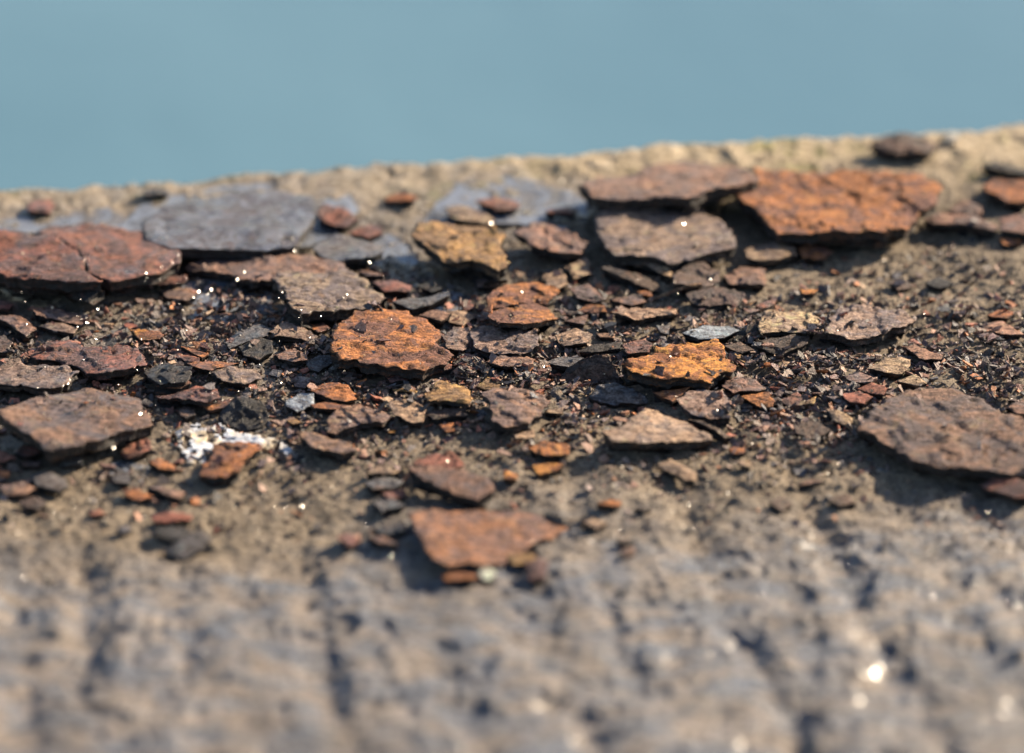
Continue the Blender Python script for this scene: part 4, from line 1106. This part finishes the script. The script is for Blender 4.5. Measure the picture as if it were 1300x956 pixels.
CHIP_KINDS = ['black', 'umber', 'umber', 'brown', 'brown', 'orange', 'red', 'greybrown', 'tan', 'ochre', 'slate', 'purple', 'bright', 'black']
CHIP_COLOUR = {'black': 'black', 'umber': 'dark brown', 'slate': 'dark grey', 'purple': 'purplish', 'brown': 'brown', 'red': 'reddish',
               'greybrown': 'grey-brown', 'orange': 'orange', 'bright': 'bright orange', 'tan': 'tan', 'ochre': 'ochre'}
LANDMARKS = [(485, 430, 'central orange flake'), (860, 458, 'bright orange cracked flake'), (750, 475, 'dark leaning flake'),
             (785, 503, 'blue-black angular lump'), (655, 513, 'broad ragged brown flake'), (570, 497, 'golden ochre flake'),
             (455, 530, 'two-layered brown flake'), (422, 495, 'red-orange pointed flake'), (308, 525, 'blackest upright block'),
             (382, 510, 'shiny silver flake'), (100, 530, 'big purple-brown flake'), (110, 455, 'broad brick-red flake'),
             (213, 475, 'black angular slab'), (187, 425, 'small vivid orange flake'), (420, 370, 'big grey-brown slab'),
             (662, 385, 'overlapping orange pair'), (640, 428, 'wide banded grey slab'), (820, 395, 'pale tan flake'),
             (905, 423, 'smooth greyish flake'), (1000, 407, 'large tan flake'), (1105, 408, 'wide grey-brown flake'),
             (1200, 540, 'biggest coarse brown flake'), (835, 550, 'bluish-streaked tan flake'), (893, 510, 'brown flake with an orange corner'),
             (300, 555, 'white splash'), (1130, 465, 'tan flake with a ragged front'), (1003, 510, 'wine-red chip'),
             (575, 600, 'purplish brown slab'), (697, 567, 'thick tan-orange flake'), (865, 378, 'thin twig'),
             (50, 478, 'grey-brown slab at the left'), (245, 500, 'flat red-brown flake'), (1270, 397, 'orange-red flake on sand'),
             (1070, 255, 'biggest orange sheet'), (590, 310, 'raised ochre flake'), (840, 290, 'broad layered brown flake')]
SECTORS = ['right of', 'in front and right of', 'in front of', 'in front and left of', 'left of', 'behind and left of', 'behind',
           'behind and right of']
CHIPS = {}
CHIP_GROUP = {'orange': 'small orange chips', 'dark': 'small blackish chips', 'brown': 'small brown chips', 'tan': 'small tan chips'}
CHIP_CLASS = {'black': 'dark', 'umber': 'dark', 'slate': 'dark', 'purple': 'dark', 'brown': 'brown', 'red': 'brown', 'greybrown': 'brown',
              'orange': 'orange', 'bright': 'orange', 'tan': 'tan', 'ochre': 'tan'}
rs = np.random.default_rng(77)
made = 0
while made < 285:
    px, py = rs.uniform(5, 1295), rs.uniform(330, 620)
    if rs.uniform() > debris_density(px, py) * 1.3:
        continue
    P = ground_point([(px, py)], 0, 0, 0.5)[0]
    if rest_at(P[0], P[1], COVER.astype(float)) > 0 and rs.uniform() < 0.96:
        continue
    size = 1.1 + 1.9 * rs.uniform() ** 1.4
    thick = rs.uniform(0.3, 0.55) * size ** 0.8
    V, T, n = shard(rs, size, thick)
    V = V @ rot_of(rs, 0.36).T
    hz = float(rest_at(P[0], P[1]))
    cen = np.array([P[0], P[1], hz + thick * 0.45])
    kd = CHIP_KINDS[rs.integers(0, len(CHIP_KINDS))]
    mi = [0] * n + [1] * (len(T) - n)
    ob = mesh_from("rust_chip", V + cen, T, [M_TOP, M_EDGE], cen, False, mi)
    bc, ac = PALETTE[kd]
    ob.color = (*bc, 1)
    ob["accent"] = list(ac)
    ob["wet"] = float(rs.uniform(0, 0.3))
    ob["group"], ob["category"] = CHIP_GROUP[CHIP_CLASS[kd]], "rust chip"
    lx, ly, ln = min(LANDMARKS, key=lambda q: math.hypot(q[0] - px, 1.6 * (q[1] - py)))
    sec = SECTORS[int(round(math.atan2(2.0 * (py - ly), px - lx) / (math.pi / 4))) % 8]
    CHIPS.setdefault((CHIP_COLOUR[kd], sec, ln), []).append((math.hypot(px - lx, 1.6 * (py - ly)), ob))
    ys, xs = window_of(np.array([[P[0] - size * .7, P[1] - size * .7], [P[0] + size * .7, P[1] + size * .7]]))
    REST[ys, xs] = np.maximum(REST[ys, xs], hz + thick * 0.7)
    made += 1

for (colour, sec, ln), lot in CHIPS.items():
    lot.sort(key=lambda q: q[0])
    for r_, (_, ob) in enumerate(lot):
        rank = 'small' if len(lot) == 1 else ['nearest', 'second nearest', 'third nearest', 'fourth nearest', 'fifth nearest', 'farthest'][min(r_, 5)]
        ob["label"] = f"{rank} {colour} chip {sec} the {ln}"


def scatter(name, count, yr, dens, size_rng, thick_ratio, kinds, mat, seed, tilt, on_cover, power=2.0):
    rs = np.random.default_rng(seed)
    allV, allT, allC, base = [], [], [], 0
    protos = [shard(rs, 1.0, 1.0) for _ in range(40)]
    kept = 0
    while kept < count:
        m = 6000
        px, py = rs.uniform(-60, 1360, m), rs.uniform(yr[0], yr[1], m)
        ok = rs.uniform(0, 1, m) < dens(px, py)
        px, py = px[ok], py[ok]
        P = ground_point(np.c_[px, py], 0, 0, 0.3)
        cov = rest_at(P[:, 0], P[:, 1], COVER.astype(float)) > 0
        ok = ((~cov) | (rs.uniform(0, 1, len(px)) < on_cover)) & (uv_of(P[:, 0], P[:, 1])[1] > 6)
        P = P[ok]
        hz = rest_at(P[:, 0], P[:, 1])
        for p, h in zip(P, hz):
            V, T, n = protos[rs.integers(0, len(protos))]
            s = size_rng[0] + (size_rng[1] - size_rng[0]) * rs.uniform() ** power
            V = (V * [s, s, s * rs.uniform(*thick_ratio)]) @ rot_of(rs, tilt).T
            allV.append(V + [p[0], p[1], h + s * 0.18])
            allT.append(np.array(T) + base)
            base += len(V)
            c = np.array(PALETTE[kinds[rs.integers(0, len(kinds))]][rs.integers(0, 2)]) if isinstance(kinds[0], str) else np.array(kinds[rs.integers(0, len(kinds))])
            allC.append(np.tile(c * rs.uniform(0.75, 1.25), (len(V), 1)))
            kept += 1
            if kept >= count:
                break
    ob = fast_mesh(name, np.concatenate(allV), np.concatenate(allT), [mat])
    set_vertex_colour(ob, np.concatenate(allC))
    ob["kind"] = "stuff"
    return ob


ob = scatter("rust_crumbs", 11000, (290, 680), lambda x, y: np.clip(debris_density(x, y) * 1.5 + 0.035, 0, 1), (0.35, 2.2), (0.10, 0.26),
             ['black', 'umber', 'black', 'umber', 'black', 'brown', 'greybrown', 'orange', 'red', 'black', 'slate', 'purple', 'umber'], M_CRUMB, 301, 0.6, 0.05, 2.6)
ob["label"], ob["category"] = "fine dark rust crumbs strewn between the flakes", "rust crumbs"
ob = scatter("rust_chips", 1100, (335, 600), lambda x, y: np.clip(debris_density(x, y) * 1.4, 0, 1), (0.9, 2.3), (0.14, 0.34),
             ['black', 'umber', 'brown', 'greybrown', 'red', 'purple', 'brown', 'umber', 'tan', 'orange', 'slate'], M_CRUMB, 303, 0.30, 0.03, 1.3)
ob["label"], ob["category"] = "thin overlapping rust chips littered thickly between the larger flakes", "rust chips"
ob = scatter("sand_grains", 26000, (200, 760), lambda x, y: np.clip(0.25 + 0.5 * (fbm(x / 60, y / 25, 211, 3) + 0.4) - 0.5 * sstep(640, 760, y), 0, 1),
             (0.16, 0.5), (0.6, 1.1),
             [(0.42, 0.33, 0.22), (0.34, 0.25, 0.15), (0.50, 0.42, 0.31), (0.26, 0.20, 0.14), (0.10, 0.08, 0.065), (0.36, 0.30, 0.24), (0.22, 0.16, 0.11)],
             M_GRAIN, 302, 0.9, 0.05, 2.5)
ob["label"], ob["category"] = "coarse sandy grains worn from the stone between the flakes", "sand"

# ------------------------------------------------------------------ added facets angled to mirror the sun into the camera as glints
GLINTS = {
 'A': [(655, 598), (805, 630), (860, 605), (890, 570), (730, 660), (485, 838), (405, 890), (430, 905), (990, 750), (965, 780), (1055, 742), (1035, 765), (520, 840)],
 'B': [(235, 518), (210, 548), (200, 487), (290, 495), (560, 620), (585, 605), (1195, 410), (655, 680), (910, 715), (1090, 770), (940, 790), (960, 760)],
 'C': [(897, 493), (1030, 770)],
 'E': [(485, 50), (410, 100), (430, 95), (385, 140), (440, 120), (930, 155), (700, 575), (540, 440), (590, 430), (565, 745), (580, 760)],
 'I': [(640, 357), (925, 180), (435, 745), (380, 335), (1085, 500), (405, 110), (200, 320), (185, 290), (805, 690), (650, 170), (575, 30), (720, 95), (265, 360), (60, 390), (300, 380), (675, 450), (1250, 445), (895, 250), (120, 690)],
 'J': [(195, 55), (575, 425), (690, 575), (150, 520), (110, 330), (168, 338), (245, 330), (265, 755), (410, 315), (180, 490), (560, 675), (1170, 650), (30, 445), (975, 105)],
 'K': [(585, 175), (275, 262), (810, 268), (920, 320), (885, 350), (585, 460), (690, 560), (775, 610), (980, 770), (925, 810), (525, 362), (890, 65), (915, 65), (540, 845), (500, 420), (950, 440)],
 'L': [(497, 92), (1122, 345), (1205, 355), (812, 530), (127, 672), (518, 650), (520, 703), (1258, 795), (860, 755), (395, 110), (510, 200), (230, 690), (970, 860), (20, 760)],
 '.': [(1230, 815), (1275, 765), (1080, 720), (760, 730), (95, 820), (300, 800), (215, 730), (640, 850), (900, 830), (1015, 745)],
}
rs = np.random.default_rng(5)
GLINTS['wet'] = [(rs.uniform(10, 440), rs.uniform(345, 520)) for _ in range(70)] + [(rs.uniform(440, 1290), rs.uniform(360, 600)) for _ in range(45)]  # random extra glint facets, denser at the left
gV, gT, base = [], [], 0
sd = np.array(sun_dir)
for view, pts in GLINTS.items():
    P = ground_point(to_px('.' if view == 'wet' else view, pts), 0, 0, 2.0)
    for p in P:
        far = view in ('A', 'B', 'C', 'E')
        h = float(rest_at(p[0], p[1]))
        p = ground_point([((p - CAM) @ RGT / ((p - CAM) @ FWD) * FPX + CX, CY - (p - CAM) @ UPV / ((p - CAM) @ FWD) * FPX)], 0, 0, h + 0.5)[0]
        vd = CAM - p
        vd /= np.linalg.norm(vd)
        nrm = sd + vd
        nrm = nrm / np.linalg.norm(nrm) + rs.normal(0, 0.022, 3)
        nrm /= np.linalg.norm(nrm)
        s = np.cross(nrm, [0, 0.3, 1.0])
        s /= np.linalg.norm(s)
        t = np.cross(nrm, s)
        r = (0.08 + 0.27 * rs.uniform() ** 2) if far else (0.05 + 0.09 * rs.uniform() ** 3)
        k = 6
        ring = [p + nrm * 0.25 + r * 0.8 * (s * math.cos(a) + t * math.sin(a)) for a in np.arange(k) * 2 * math.pi / k + rs.uniform(0, 1)]
        ring2 = [p - nrm * 0.2 + r * 1.4 * (s * math.cos(a) + t * math.sin(a)) for a in np.arange(k) * 2 * math.pi / k + rs.uniform(0, 1)]
        gV += ring + ring2 + [p - nrm * 0.9]
        for q in range(1, k - 1):
            gT.append((base, base + q, base + q + 1))
        for q in range(k):
            q2 = (q + 1) % k
            gT += [(base + q, base + k + q, base + k + q2), (base + q, base + k + q2, base + q2), (base + k + q, base + 2 * k, base + k + q2)]
        base += 2 * k + 1
ob = fast_mesh("glint_facets", np.array(gV), np.array(gT), [M_GLINT])
ob["kind"] = "stuff"
ob["label"], ob["category"] = "tiny added facets angled to glint the sun at the camera", "sand"

# ------------------------------------------------------------------ open water beyond and below the wall
me = bpy.data.meshes.new("water")
me.from_pydata([(-3000, -200, -1.25), (3000, -200, -1.25), (3000, 5000, -1.25), (-3000, 5000, -1.25)], [], [(0, 1, 2, 3)])
me.materials.append(M_SEA)
ob = bpy.data.objects.new("water", me)
COL.objects.link(ob)
ob["kind"] = "structure"
